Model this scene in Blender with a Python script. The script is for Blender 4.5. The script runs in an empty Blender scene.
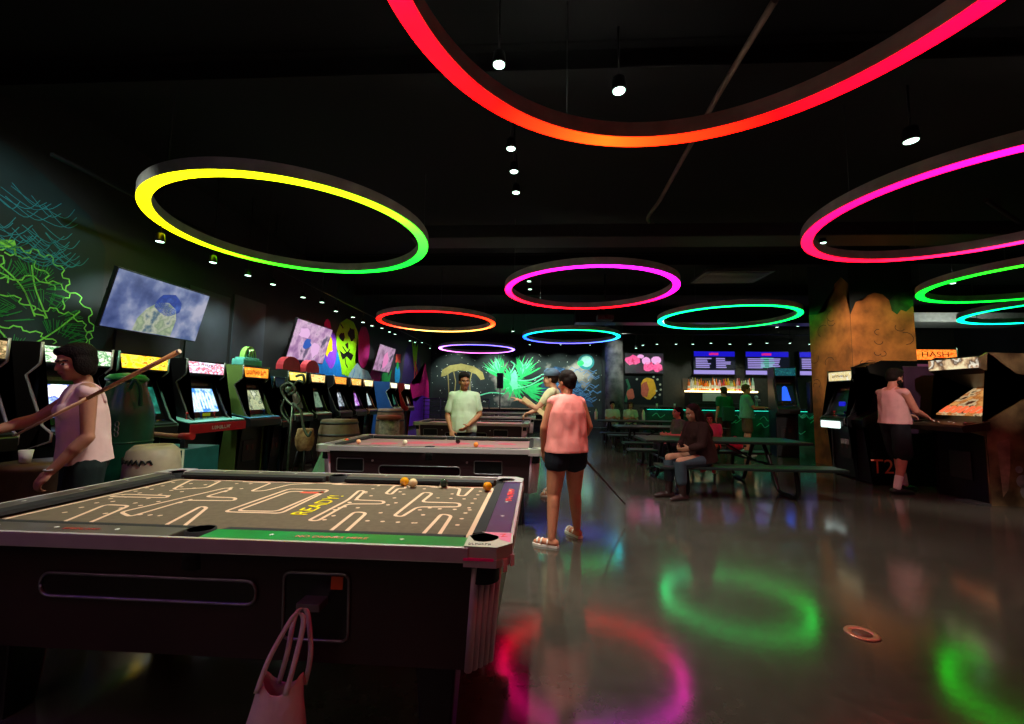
import bpy, bmesh, math, random
from mathutils import Vector, Matrix, Euler, noise
R_ = random.Random(7)
sc = bpy.context.scene
PI = math.pi
# ------------------------------------------------------------------ camera, world, exposure
F_PX, PITCH, ROLL, YAW, CZ = 424.0, 0.0851, 0.0143, math.radians(3.2), 1.38
cam_d = bpy.data.cameras.new('camera'); cam = bpy.data.objects.new('camera', cam_d)
sc.collection.objects.link(cam); sc.camera = cam
cam_d.sensor_width = 36.0; cam_d.lens = F_PX / 1024 * 36.0; cam_d.clip_start = 0.05; cam_d.clip_end = 200
cam.matrix_world = Matrix.Translation((0, 0, CZ)) @ Matrix.Rotation(YAW, 4, 'Z') @ Matrix.Rotation(PI/2 + PITCH, 4, 'X') @ Matrix.Rotation(ROLL, 4, 'Z')
world = bpy.data.worlds.new('world'); sc.world = world; world.use_nodes = True
world.node_tree.nodes['Background'].inputs[0].default_value = (0.0, 0.0, 0.0, 1)
world.node_tree.nodes['Background'].inputs[1].default_value = 0.0
sc.view_settings.view_transform = 'Standard'; sc.view_settings.look = 'None'
sc.view_settings.gamma = 1.0; sc.view_settings.use_curve_mapping = False
sc.view_settings.exposure = 0.0
RING_E = 9.0          # strength of the ring lamps' diffusers
LAMP_COL = (0.90, 1.0, 0.88)
LAMP_K = 2.2

def lamp(loc, energy, size=2.2, blend=0.6, target=None, col=LAMP_COL, rad=0.05):
    d = bpy.data.lights.new('spot_light', 'SPOT'); d.energy = energy; d.spot_size = size; d.spot_blend = blend
    d.color = col; d.shadow_soft_size = rad
    d.energy = energy * LAMP_K
    o = bpy.data.objects.new('spot_light', d); sc.collection.objects.link(o); o.location = loc
    v = Vector(target) - Vector(loc) if target else Vector((0, 0, -1))
    o.rotation_euler = v.to_track_quat('-Z', 'Y').to_euler()
    return o

def at(x, y, X=None, Y=None, Z=None):
    """the point of a real plane (X=, Y= or Z=) that the camera sees at a pixel"""
    u = (x - 512) / F_PX; v = (362 - y) / F_PX; c, s = math.cos(ROLL), math.sin(ROLL); u, v = c*u - s*v, s*u + c*v
    yy = math.cos(PITCH) - v*math.sin(PITCH); zz = math.sin(PITCH) + v*math.cos(PITCH)
    c, s = math.cos(YAW), math.sin(YAW); d = (u*c - yy*s, u*s + yy*c, zz)
    t = X/d[0] if X is not None else Y/d[1] if Y is not None else (Z - CZ)/d[2]
    return Vector((t*d[0], t*d[1], CZ + t*d[2]))

# ------------------------------------------------------------------ materials
def lin(h):
    if isinstance(h, tuple): return tuple(h) if len(h) == 4 else tuple(h) + (1,)
    h = h.lstrip('#'); o = []
    for i in (0, 2, 4):
        c = int(h[i:i+2], 16) / 255; o.append(c/12.92 if c <= 0.04045 else ((c+0.055)/1.055)**2.4)
    return tuple(o) + (1,)
_M = {}
def mat(name, col, rough=0.5, metal=0.0, nz=0.0, nscale=8.0, bump=0.0, bscale=60.0, spec=0.5, coat=0.0, col2=None):
    if name in _M: return _M[name]
    m = bpy.data.materials.new(name); m.use_nodes = True; nt = m.node_tree; b = nt.nodes['Principled BSDF']
    c = lin(col); b.inputs['Base Color'].default_value = c; b.inputs['Roughness'].default_value = rough
    b.inputs['Metallic'].default_value = metal; b.inputs['Specular IOR Level'].default_value = spec
    b.inputs['Coat Weight'].default_value = coat
    tc = nt.nodes.new('ShaderNodeTexCoord')
    if nz or col2:
        n = nt.nodes.new('ShaderNodeTexNoise'); n.inputs['Scale'].default_value = nscale; n.inputs['Detail'].default_value = 5
        r = nt.nodes.new('ShaderNodeValToRGB'); nt.links.new(tc.outputs['Object'], n.inputs['Vector'])
        nt.links.new(n.outputs['Fac'], r.inputs['Fac'])
        c2 = lin(col2) if col2 else tuple(min(1, v*(1+nz)) for v in c[:3]) + (1,)
        c1 = c if col2 else tuple(v*(1-nz) for v in c[:3]) + (1,)
        r.color_ramp.elements[0].position = 0.35; r.color_ramp.elements[1].position = 0.65
        r.color_ramp.elements[0].color = c1; r.color_ramp.elements[1].color = c2
        nt.links.new(r.outputs['Color'], b.inputs['Base Color'])
    if bump:
        n = nt.nodes.new('ShaderNodeTexNoise'); n.inputs['Scale'].default_value = bscale
        bp = nt.nodes.new('ShaderNodeBump'); bp.inputs['Strength'].default_value = bump; bp.inputs['Distance'].default_value = 0.02
        nt.links.new(tc.outputs['Object'], n.inputs['Vector']); nt.links.new(n.outputs['Fac'], bp.inputs['Height'])
        nt.links.new(bp.outputs['Normal'], b.inputs['Normal'])
    _M[name] = m; return m
def emis(name, col, s=1.0, cols=None, scale=10.0, kind='noise', stretch=(1, 1, 1)):
    """a lit panel: plain, or a picture of several colours (noise clouds, cells or bars)"""
    if name in _M: return _M[name]
    m = bpy.data.materials.new(name); m.use_nodes = True; nt = m.node_tree; b = nt.nodes['Principled BSDF']
    b.inputs['Base Color'].default_value = (0.01, 0.01, 0.01, 1); b.inputs['Roughness'].default_value = 0.4
    b.inputs['Emission Color'].default_value = lin(col); b.inputs['Emission Strength'].default_value = s
    if cols:
        tc = nt.nodes.new('ShaderNodeTexCoord'); mp = nt.nodes.new('ShaderNodeMapping'); mp.inputs['Scale'].default_value = stretch
        nt.links.new(tc.outputs['Object'], mp.inputs['Vector'])
        if kind == 'cells':
            n = nt.nodes.new('ShaderNodeTexVoronoi'); out = n.outputs['Distance']
            n.inputs['Scale'].default_value = scale
        else:
            n = nt.nodes.new('ShaderNodeTexNoise'); out = n.outputs['Fac']; n.inputs['Detail'].default_value = 4
            n.inputs['Scale'].default_value = scale
        nt.links.new(mp.outputs[0], n.inputs['Vector'])
        r = nt.nodes.new('ShaderNodeValToRGB'); e = r.color_ramp.elements
        lo, hi = (0.05, 0.75) if kind == 'cells' else (0.36, 0.64)
        allc = [col] + list(cols)
        while len(e) < len(allc): e.new(0.5)
        for i, c in enumerate(allc):
            e[i].position = lo + (hi - lo) * i / (len(allc) - 1); e[i].color = lin(c)
        if kind == 'cells': r.color_ramp.interpolation = 'CONSTANT'
        nt.links.new(out, r.inputs['Fac']); nt.links.new(r.outputs['Color'], b.inputs['Emission Color'])
    _M[name] = m; return m

# ------------------------------------------------------------------ mesh building
def link(o): sc.collection.objects.link(o); return o
class MB:
    def __init__(s): s.bm = bmesh.new(); s.mi = 0
    def _f(s, vs, smooth=False):
        try: f = s.bm.faces.new(vs)
        except ValueError: return None
        f.material_index = s.mi; f.smooth = smooth; return f
    def box(s, c, d, rot=None, bevel=0.0, taper=(1, 1)):
        hx, hy, hz = d[0]/2, d[1]/2, d[2]/2; M = rot if rot is not None else Matrix.Identity(3); c = Vector(c)
        P = [(sx*hx*(taper[0] if sz < 0 else 1), sy*hy*(taper[1] if sz < 0 else 1), sz*hz) for sz in (-1, 1) for sy in (-1, 1) for sx in (-1, 1)]
        v = [s.bm.verts.new(c + M @ Vector(p)) for p in P]
        fs = [s._f([v[i] for i in q]) for q in ((0,2,3,1),(4,5,7,6),(0,1,5,4),(1,3,7,5),(3,2,6,7),(2,0,4,6))]
        if bevel > 0:
            es = {e for f in fs for e in f.edges}
            r = bmesh.ops.bevel(s.bm, geom=list(es), offset=bevel, segments=2, affect='EDGES', profile=0.6)
            for f in r['faces']: f.material_index = s.mi
        return s
    def quad(s, *p):
        s._f([s.bm.verts.new(Vector(q)) for q in p]); return s
    def poly(s, pts):
        v = [s.bm.verts.new(Vector(q)) for q in pts]; f = s._f(v)
        if f: 
            r = bmesh.ops.triangulate(s.bm, faces=[f])
            for g in r['faces']: g.material_index = s.mi
        return s
    def tube(s, pts, r, n=8, closed=False, caps=True, smooth=True):
        pts = [Vector(p) for p in pts]; N = len(pts); rr = r if hasattr(r, '__len__') else [r]*N; rings = []
        up = None
        for i, p in enumerate(pts):
            a = pts[i-1] if (i or closed) else p; b = pts[(i+1) % N] if (i < N-1 or closed) else p
            t = (b - a).normalized() if (b-a).length > 1e-9 else Vector((0, 0, 1))
            if up is None:
                up = Vector((0, 0, 1)) if abs(t.z) < 0.9 else Vector((1, 0, 0))
            x = up - t*up.dot(t)
            if x.length < 1e-4: x = t.orthogonal()
            x.normalize(); up = x; y = t.cross(x)
            rings.append([s.bm.verts.new(p + (x*math.cos(2*PI*k/n) + y*math.sin(2*PI*k/n))*rr[i]) for k in range(n)])
        m = N if closed else N-1
        for i in range(m):
            A, B = rings[i], rings[(i+1) % N]
            for k in range(n): s._f([A[k], A[(k+1) % n], B[(k+1) % n], B[k]], smooth)
        if caps and not closed: s._f(rings[0][::-1]); s._f(rings[-1])
        return s
    def cyl(s, a, b, r, r2=None, n=16): return s.tube([a, b], [r, r if r2 is None else r2], n)
    def lathe(s, prof, c=(0, 0, 0), n=24, smooth=True, rot=None):
        c = Vector(c); rings = []; M = rot if rot is not None else Matrix.Identity(3)
        for r, z in prof: rings.append([s.bm.verts.new(c + M @ Vector((max(r, 1e-4)*math.cos(2*PI*k/n), max(r, 1e-4)*math.sin(2*PI*k/n), z))) for k in range(n)])
        for A, B in zip(rings, rings[1:]):
            for k in range(n): s._f([A[k], A[(k+1) % n], B[(k+1) % n], B[k]], smooth)
        s._f(rings[0][::-1]); s._f(rings[-1]); return s
    def prism(s, prof, a, b, axis='x'):
        """a profile polygon [(p,q)] swept along an axis from a to b"""
        f = {'x': lambda t, p, q: (t, p, q), 'y': lambda t, p, q: (p, t, q), 'z': lambda t, p, q: (p, q, t)}[axis]
        A = [s.bm.verts.new(f(a, p, q)) for p, q in prof]; B = [s.bm.verts.new(f(b, p, q)) for p, q in prof]; n = len(prof)
        fs = []
        for k in range(n): s._f([A[k], A[(k+1) % n], B[(k+1) % n], B[k]])
        fa, fb = s._f(A[::-1]), s._f(B)
        if n > 4:
            r = bmesh.ops.triangulate(s.bm, faces=[g for g in (fa, fb) if g])
        return s
    def ell(s, c, r, rot=None, sub=2):
        M = Matrix.Translation(Vector(c)) @ (rot.to_4x4() if rot is not None else Matrix.Identity(4)) @ Matrix.Diagonal(Vector((r[0], r[1], r[2], 1)))
        g = bmesh.ops.create_icosphere(s.bm, subdivisions=sub, radius=1.0, matrix=M)
        for v in g['verts']:
            for f in v.link_faces: f.material_index = s.mi; f.smooth = True
        return s
    def cap(s, a, b, ra, rb=None, n=14, sx=1.0, ax=None):
        """tapered capsule; sx flattens it across direction ax"""
        rb = ra if rb is None else rb; a, b = Vector(a), Vector(b); t = (b-a)
        L = t.length
        if L < 1e-6: return s.ell(a, (ra, ra, ra))
        t.normalize(); x = (Vector(ax) - t*t.dot(Vector(ax))).normalized() if ax is not None else t.orthogonal().normalized(); y = t.cross(x)
        rings = []
        pr = [(-math.cos(q)*ra, math.sin(q)*ra) for q in (0.15, 0.6, 1.1)] + [(0, ra)] + [(L, rb)] + [(L + math.cos(q)*rb, math.sin(q)*rb) for q in (1.1, 0.6, 0.15)]
        for d, r in pr: rings.append([s.bm.verts.new(a + t*d + x*(math.cos(2*PI*k/n)*r*sx) + y*(math.sin(2*PI*k/n)*r)) for k in range(n)])
        for A, B in zip(rings, rings[1:]):
            for k in range(n): s._f([A[k], A[(k+1) % n], B[(k+1) % n], B[k]], True)
        s._f(rings[0][::-1]); s._f(rings[-1]); return s
    def xf(s, M):
        bmesh.ops.transform(s.bm, matrix=M, verts=s.bm.verts); return s
    def mesh(s, name, mats):
        bmesh.ops.recalc_face_normals(s.bm, faces=s.bm.faces)
        me = bpy.data.meshes.new(name); s.bm.to_mesh(me); s.bm.free()
        for m in (mats if isinstance(mats, (list, tuple)) else [mats]): me.materials.append(m)
        return me
    def obj(s, name, mats, parent=None):
        o = bpy.data.objects.new(name, s.mesh(name, mats)); link(o)
        if parent is not None: o.parent = parent
        return o
def tag(o, label, cat, group=None, kind=None):
    if label: o['label'] = label
    if cat: o['category'] = cat
    if group: o['group'] = group
    if kind: o['kind'] = kind
    return o
def thing(name, label, cat, loc=(0, 0, 0), rz=0, group=None):
    o = bpy.data.objects.new(name, None); link(o); o.location = loc; o.rotation_euler = (0, 0, rz); o.empty_display_size = 0.1
    return tag(o, label, cat, group)
def struct(name, mb, mats, label=None):
    o = mb.obj(name, mats); o['kind'] = 'structure'
    if label: o['label'] = label
    return o
def dup(root, loc, rz=None, label=None, group=None):
    r = root.copy(); link(r); r.location = loc
    if rz is not None: r.rotation_euler = (0, 0, rz)
    if label: r['label'] = label
    if group: r['group'] = group
    for ch in list(root.children):
        c = ch.copy(); link(c); c.parent = r
        for g in list(ch.children): d = g.copy(); link(d); d.parent = c
    return r
def rotx(a): return Matrix.Rotation(a, 3, 'X')
def roty(a): return Matrix.Rotation(a, 3, 'Y')
def rotz(a): return Matrix.Rotation(a, 3, 'Z')
def text_mesh(body, size, name, material, parent, loc, rot, depth=0.001, sx=1.0, width=None, align='CENTER'):
    cu = bpy.data.curves.new('t', 'FONT'); cu.body = body; cu.size = size; cu.extrude = depth; cu.align_x = align; cu.align_y = 'CENTER'
    t = bpy.data.objects.new('t', cu); link(t); dg = bpy.context.evaluated_depsgraph_get()
    me = bpy.data.meshes.new_from_object(t.evaluated_get(dg)); bpy.data.objects.remove(t); bpy.data.curves.remove(cu)
    me.name = name; me.materials.clear(); me.materials.append(material)
    if width:
        xs = [v.co.x for v in me.vertices]; k = width / max(1e-6, max(xs) - min(xs))
        for v in me.vertices: v.co.x *= k
    o = bpy.data.objects.new(name, me); link(o); o.parent = parent; o.location = loc; o.rotation_euler = rot
    return o
def glyphs(n, width, height, name, material, parent, loc, rot, seed=0):
    """a line of blurred, unreadable lettering: short upright and flat strokes"""
    r = random.Random(seed); mb = MB(); st = width/n
    for k in range(n):
        x = -width/2 + st*(k+0.5); w = st*0.78; h = height*r.uniform(0.8, 1.0)
        mb.box((x-w*0.36, 0, 0), (w*0.26, h, 0.0012))
        mb.box((x+w*0.05, h*r.choice((-0.38, 0.0, 0.38)), 0), (w*0.7, h*0.24, 0.0012))
        if r.random() < 0.6: mb.box((x+w*0.36, h*0.08, 0), (w*0.24, h*0.7, 0.0012))
    o = mb.obj(name, material, parent); o.location = loc; o.rotation_euler = rot; return o
def smooth_curve(pts, n=6, closed=False):
    P = [Vector(p) for p in pts]; N = len(P); out = []
    rng = range(N if closed else N-1)
    for i in rng:
        a, b, c, d = (P[(i-1) % N], P[i], P[(i+1) % N], P[(i+2) % N]) if closed else (P[max(i-1, 0)], P[i], P[i+1], P[min(i+2, N-1)])
        for k in range(n):
            t = k/n; out.append(0.5*((2*b) + (c-a)*t + (2*a-5*b+4*c-d)*t*t + (3*b-a-3*c+d)*t**3))
    if not closed: out.append(P[-1])
    return out
def ribbon(mb, pts, w, f, closed=False):
    """flat painted line of width w along 2-D points, placed on a surface by f(u, v)"""
    N = len(pts); L = []
    for i in range(N):
        a = pts[i-1] if (i or closed) else pts[i]; b = pts[(i+1) % N] if (i < N-1 or closed) else pts[i]
        dx, dy = b[0]-a[0], b[1]-a[1]; l = math.hypot(dx, dy) or 1; nx, ny = -dy/l*w/2, dx/l*w/2
        L.append((mb.bm.verts.new(Vector(f(pts[i][0]+nx, pts[i][1]+ny))), mb.bm.verts.new(Vector(f(pts[i][0]-nx, pts[i][1]-ny)))))
    for i in range(N if closed else N-1):
        A, B = L[i], L[(i+1) % N]; mb._f([A[0], A[1], B[1], B[0]])
def remesh(mb, name, mats, parent, voxel=0.012, smooth=3, cuts=(), wob=0.0, paint=None):
    """melts overlapping pieces into one continuous surface"""
    bmesh.ops.recalc_face_normals(mb.bm, faces=mb.bm.faces)
    me = bpy.data.meshes.new(name); mb.bm.to_mesh(me); mb.bm.free()
    o = bpy.data.objects.new(name, me); link(o)
    m = o.modifiers.new('r', 'REMESH'); m.mode = 'VOXEL'; m.voxel_size = voxel; m.use_smooth_shade = True
    if smooth: k = o.modifiers.new('s', 'SMOOTH'); k.iterations = smooth; k.factor = 0.5
    dg = bpy.context.evaluated_depsgraph_get(); me2 = bpy.data.meshes.new_from_object(o.evaluated_get(dg))
    o.modifiers.clear(); old = o.data; o.data = me2; bpy.data.meshes.remove(old); me2.name = name
    if cuts or wob:
        b = bmesh.new(); b.from_mesh(me2)
        for co, no in cuts:
            bmesh.ops.bisect_plane(b, geom=b.verts[:] + b.edges[:] + b.faces[:], plane_co=co, plane_no=no, clear_outer=True)
        if wob:
            b.normal_update()
            for v in b.verts:
                v.co += v.normal * wob * noise.noise(Vector((v.co.x*14, v.co.y*14, v.co.z*7)))
        b.to_mesh(me2); b.free()
    me2.materials.clear()
    for q in (mats if isinstance(mats, (list, tuple)) else [mats]): me2.materials.append(q)
    for p in me2.polygons:
        p.use_smooth = True; p.material_index = paint(p.center, p.normal) if paint else 0
    o.parent = parent
    return o
# ================================================================== the room
XL, XR, YB, YBAR, XS, YN, HC = -5.5, 16.0, 22.0, 17.0, 3.4, -8.0, 4.7
def concrete():
    m = bpy.data.materials.new('sealed_concrete'); m.use_nodes = True; nt = m.node_tree; b = nt.nodes['Principled BSDF']
    tc = nt.nodes.new('ShaderNodeTexCoord'); n = nt.nodes.new('ShaderNodeTexNoise'); n.inputs['Scale'].default_value = 0.9; n.inputs['Detail'].default_value = 8; n.inputs['Roughness'].default_value = 0.65
    n2 = nt.nodes.new('ShaderNodeTexNoise'); n2.inputs['Scale'].default_value = 14; n2.inputs['Detail'].default_value = 6
    r = nt.nodes.new('ShaderNodeValToRGB'); r.color_ramp.elements[0].position = 0.3; r.color_ramp.elements[1].position = 0.7
    r.color_ramp.elements[0].color = lin('#332f29'); r.color_ramp.elements[1].color = lin('#4c4a42')
    mx = nt.nodes.new('ShaderNodeMix'); mx.data_type = 'FLOAT'; mx.inputs[0].default_value = 0.35
    nt.links.new(tc.outputs['Object'], n.inputs['Vector']); nt.links.new(tc.outputs['Object'], n2.inputs['Vector'])
    nt.links.new(n.outputs['Fac'], mx.inputs[2]); nt.links.new(n2.outputs['Fac'], mx.inputs[3])
    nt.links.new(mx.outputs[0], r.inputs['Fac']); nt.links.new(r.outputs['Color'], b.inputs['Base Color'])
    rr = nt.nodes.new('ShaderNodeMapRange'); rr.inputs[3].default_value = 0.10; rr.inputs[4].default_value = 0.15
    nt.links.new(n2.outputs['Fac'], rr.inputs[0]); nt.links.new(rr.outputs[0], b.inputs['Roughness'])
    b.inputs['Specular IOR Level'].default_value = 1.0
    bp = nt.nodes.new('ShaderNodeBump'); bp.inputs['Strength'].default_value = 0.035; bp.inputs['Distance'].default_value = 0.01
    nt.links.new(n2.outputs['Fac'], bp.inputs['Height']); nt.links.new(bp.outputs['Normal'], b.inputs['Normal'])
    return m
m_floor = concrete()
m_ceil = mat('black_ceiling', '#030304', 0.95, nz=0.3, nscale=2)
m_wall = mat('near_black_wall', '#15171c', 0.7, nz=0.35, nscale=1.2)
m_bar = mat('bar_wall_paint', '#2b2a22', 0.6, nz=0.2)
m_black = mat('black_laminate', '#0c0c0e', 0.35, nz=0.2)
m_blackmetal = mat('black_metal', '#0d1213', 0.4, metal=0.3, nz=0.1)
m_alu = mat('brushed_aluminium', '#8c8c8c', 0.38, metal=0.85, nz=0.12, nscale=20)
m_chrome = mat('chrome_trim', '#d0c8c4', 0.3, metal=0.5, nz=0.05)
m_grey = mat('grey_duct', '#45484a', 0.5, metal=0.4, nz=0.15)
m_white = mat('white_print', '#d8d6cc', 0.5, nz=0.03)
m_dkgrey = mat('dark_grey', '#1e1f22', 0.6, nz=0.2)

mb = MB(); mb.box(((XL+XR)/2, (YN+YB)/2, -0.1), (XR-XL+0.4, YB-YN+0.4, 0.2)); struct('floor', mb, m_floor)
mb = MB(); mb.box(((XL+XR)/2, (YN+YB)/2, HC+0.1), (XR-XL+0.4, YB-YN+0.4, 0.2)); struct('ceiling', mb, m_ceil)
mb = MB(); mb.box((XL-0.1, (YN+YB)/2, HC/2), (0.2, YB-YN+0.4, HC)); struct('wall_left', mb, m_wall)
mb = MB(); mb.box((XR+0.1, (YN+YBAR)/2, HC/2), (0.2, YBAR-YN+0.4, HC)); struct('wall_right', mb, m_wall)
mb = MB(); mb.box(((XL+XR)/2, YN-0.1, HC/2), (XR-XL, 0.2, HC)); struct('wall_near', mb, m_wall)
mb = MB(); mb.box(((XL+XS)/2, YB+0.1, HC/2), (XS-XL, 0.2, HC)); struct('wall_far', mb, m_wall)
mb = MB(); mb.box(((XS+XR)/2, YBAR+0.1, HC/2), (XR-XS, 0.2, HC)); struct('wall_bar', mb, m_bar)
mb = MB(); mb.box((XS+0.1, (YBAR+0.2+YB)/2, HC/2), (0.2, YB-YBAR-0.2, HC)); struct('wall_step', mb, m_wall)
# pillar with a painted rocky mural
m_stone = mat('ochre_rock_paint', '#6e3c12', 0.75, nscale=3, col2='#a8622a', bump=0.25, bscale=14)
m_pil = mat('pillar_dark_paint', '#050b0d', 0.8, nz=0.3)
m_moss = mat('painted_moss', '#1c3a14', 0.8, nz=0.5, nscale=6)
m_crack = mat('painted_crack_line', '#3a1c0c', 0.8, nz=0.2)
PX0, PX1, PY0, PY1 = 6.47, 7.72, 9.0, 10.3
mb = MB(); mb.box(((PX0+PX1)/2, (PY0+PY1)/2, HC/2), (PX1-PX0, PY1-PY0, HC)); struct('pillar', mb, m_pil, 'square pillar painted with an orange rocky cliff below a dark top')
mb = MB()
fr = lambda u, z: (PX0+u, PY0-0.004, z); lf = lambda u, z: (PX0-0.004, PY1-u, z)
mb.poly([fr(u, z) for u, z in [(0, 0), (1.25, 0), (1.25, 3.36), (1.15, 3.42), (1.05, 3.3), (0.98, 3.34), (0.92, 3.22), (0.82, 3.28), (0.78, 3.5), (0.66, 3.62), (0.5, 3.66), (0.36, 3.6), (0.26, 3.5), (0.12, 3.46), (0, 3.2)]])
mb.poly([lf(u, z) for u, z in [(0, 0), (1.3, 0), (1.3, 3.2), (1.22, 3.6), (1.3, 3.85), (1.1, 4.05), (0.9, 3.95), (0.82, 3.75), (0.68, 3.6), (0.6, 3.42), (0.3, 3.4), (0, 3.45)]])
mb.mi = 1
mb.poly([(PX0+u, PY0-0.006, z) for u, z in [(0.78, 3.5), (0.82, 3.28), (0.92, 3.2), (1.0, 3.3), (1.1, 3.26), (1.25, 3.4), (1.25, 3.7), (1.05, 3.66), (0.9, 3.6)]])
mb.mi = 2
for k in range(34):
    u, z = R_.uniform(0.08, 1.15), R_.uniform(0.6, 3.3); face = (fr if k % 2 else lf); q = []
    r0 = R_.uniform(0.05, 0.14); a0 = R_.uniform(0, 6)
    for j in range(7): q.append((min(1.22, max(0.03, u + r0*math.cos(a0+j*0.55)*1.3)), z + r0*math.sin(a0+j*0.55)))
    ribbon(mb, q, 0.014, lambda a, b, f=face: tuple(c + (-0.003 if i == (1 if f is fr else 0) else 0) for i, c in enumerate(f(a, b))))
o = mb.obj('pillar_mural', [m_stone, m_moss, m_crack]); o['kind'] = 'structure'; o['label'] = 'orange rock cliff painting round two faces of the pillar'
# round column by the far corner
mb = MB(); mb.lathe([(0.36, 0), (0.34, 1.6), (0.34, HC)], (3.0, 16.4, 0)); struct('column_far', mb, mat('worn_grey_column', '#3c3c3e', 0.8, nscale=3, col2='#8c8884'), 'worn grey round column between far mural and bar')
# ------------------------------------------------------------------ ceiling services
def duct(name, label, c, d, m=m_grey):
    o = MB().box(c, d, bevel=0.02).obj(name, m); tag(o, label, 'duct'); return o
duct('air_duct', 'long flat duct crossing the ceiling, catching green lamp light', (3.2, 7.0, 4.12), (10.6, 0.5, 0.22), m_dkgrey)
duct('air_duct', 'black box duct running across the ceiling before the bar', (5.6, 13.6, 4.0), (8.7, 0.6, 0.4), m_black)
duct('air_duct', 'pale grey ceiling duct beyond the pillar at far right', (13.0, 14.5, 4.12), (5.6, 1.2, 0.3), mat('pale_duct', '#c8c8c4', 0.6, nz=0.1))
t = thing('ceiling_vent', 'grey slanted vent panel on the ceiling behind the violet ring', 'vent', (4.55, 10.0, 4.3))
MB().box((0, 0, 0), (1.5, 1.0, 0.06), bevel=0.01).obj('panel', m_grey, t)
mb = MB()
for k in range(9): mb.box((0, -0.4+k*0.1, -0.035), (1.3, 0.03, 0.02))
mb.obj('slats', m_black, t); MB().cyl((0, 0, 0.02), (0, 0, 0.4), 0.03).obj('hanger', m_black, t)
p = smooth_curve([at(775, 0, Z=4.35), at(722, 88, Z=4.35), at(700, 128, Z=4.35), at(682, 160, Z=4.35), at(660, 200, Z=4.35), at(648, 220, Z=4.35), at(668, 228, Z=4.35), at(715, 230, Z=4.35)], 6)
tag(MB().tube(p, 0.028).obj('conduit_pipe', mat('dull_conduit', '#8a7468', 0.5, metal=0.5, nz=0.2)), 'thin bent conduit curving across the black ceiling', 'pipe')
for (a, b, lb) in [((6.2, 6.0, 4.2), (13.5, 10.5, 4.2), 'thin grey pipe slanting beyond the magenta ring')]:
    tag(MB().cyl(a, b, 0.03).obj('sprinkler_pipe', m_dkgrey), lb, 'pipe')
for k, y in enumerate((1.0, 3.8, 9.6, 12.4, 15.2)):
    o = MB().prism([(-0.1, 0), (0.1, 0), (0.1, 0.02), (0.015, 0.02), (0.015, 0.26), (0.1, 0.26), (0.1, 0.28), (-0.1, 0.28), (-0.1, 0.26), (-0.015, 0.26), (-0.015, 0.02), (-0.1, 0.02)], XL, XR, 'x').obj('ceiling_beam', m_ceil); o.location = (0, y, 4.42); o['kind'] = 'structure'; o['label'] = 'black steel joist under the ceiling'
# ------------------------------------------------------------------ ring lamps
RO, RI, ZR = 1.69, 1.555, 3.53
def ring_mat(name, s):
    if name in _M: return _M[name]
    m = bpy.data.materials.new(name); m.use_nodes = True; nt = m.node_tree; b = nt.nodes['Principled BSDF']
    b.inputs['Base Color'].default_value = (0.05, 0.05, 0.05, 1); a = nt.nodes.new('ShaderNodeAttribute'); a.attribute_name = 'led'
    nt.links.new(a.outputs['Color'], b.inputs['Emission Color']); b.inputs['Emission Strength'].default_value = s
    _M[name] = m; return m
def annulus(mb, r0, r1, z0, z1, n=120):
    R = [[mb.bm.verts.new((r*math.cos(2*PI*k/n), r*math.sin(2*PI*k/n), z)) for k in range(n)] for r, z in ((r0, z0), (r1, z0), (r1, z1), (r0, z1))]
    for j in range(4):
        for k in range(n): mb._f([R[j][k], R[j][(k+1) % n], R[(j+1) % 4][(k+1) % n], R[(j+1) % 4][k]], False)
_hous = None
def ring_lamp(x, y, stops, label, cables=(0.5, 2.6, 4.7)):
    """stops: {angle in degrees (0 = right, 90 = far side, 180 = left, 270 = near side): colour}"""
    global _hous
    t = thing('ring_lamp', label, 'ring lamp', (x, y, ZR), 0, 'round led pendant lamps')
    if _hous is None:
        mb = MB(); annulus(mb, RI, RO, 0.0, 0.125); _hous = mb.mesh('housing', m_ringh)
    h = bpy.data.objects.new('housing', _hous); link(h); h.parent = t
    mb = MB(); annulus(mb, RI+0.006, RO-0.006, -0.008, 0.001); me = mb.mesh('diffuser', ring_mat('led_diffuser', RING_E))
    ca = me.color_attributes.new('led', 'FLOAT_COLOR', 'POINT'); ks = sorted(stops); ang = ks + [ks[0] + 360]; cc = [lin(stops[k]) for k in ks] + [lin(stops[ks[0]])]
    for i, v in enumerate(me.vertices):
        a = math.degrees(math.atan2(v.co.y, v.co.x)) % 360
        if a < ang[0]: a += 360
        for j in range(len(ang)-1):
            if ang[j] <= a <= ang[j+1]:
                f = (a-ang[j])/(ang[j+1]-ang[j]); c = [cc[j][q]*(1-f) + cc[j+1][q]*f for q in range(3)]; m_ = max(c); ca.data[i].color = tuple(v*(1/RING_E + (1-1/RING_E)*(v/m_)**2.6) for v in c) + (1,); break
    d = bpy.data.objects.new('diffuser', me); link(d); d.parent = t
    for a in cables:
        MB().cyl((1.63*math.cos(a), 1.63*math.sin(a), 0.12), (1.63*math.cos(a), 1.63*math.sin(a), HC-ZR), 0.004, n=6).obj('suspension_cable', m_grey, t)
    return t
m_ringh = mat('ring_housing', '#c4c0ba', 0.5, metal=0.1, nz=0.15, nscale=6)
ring_lamp(0.84, 1.8, {0: '#ff0070', 30: '#ff0048', 55: '#ff0410', 80: '#ff5010', 100: '#ff8c20', 118: '#ff5010', 135: '#ff0606', 165: '#ff0034', 200: '#ff0070', 260: '#ff10a0', 320: '#ff0090'}, 'red and orange ring lamp, the nearest and largest in view', (0.3, 1.95, 4.2))
ring_lamp(-3.19, 5.42, {0: '#78f060', 40: '#20dc50', 90: '#18d860', 130: '#60e838', 160: '#c8ec18', 200: '#f4ec10', 270: '#ecec10', 330: '#c8f028'}, 'yellow and green ring lamp above the left arcade machines', (0.35, 2.4, 4.4))
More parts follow.
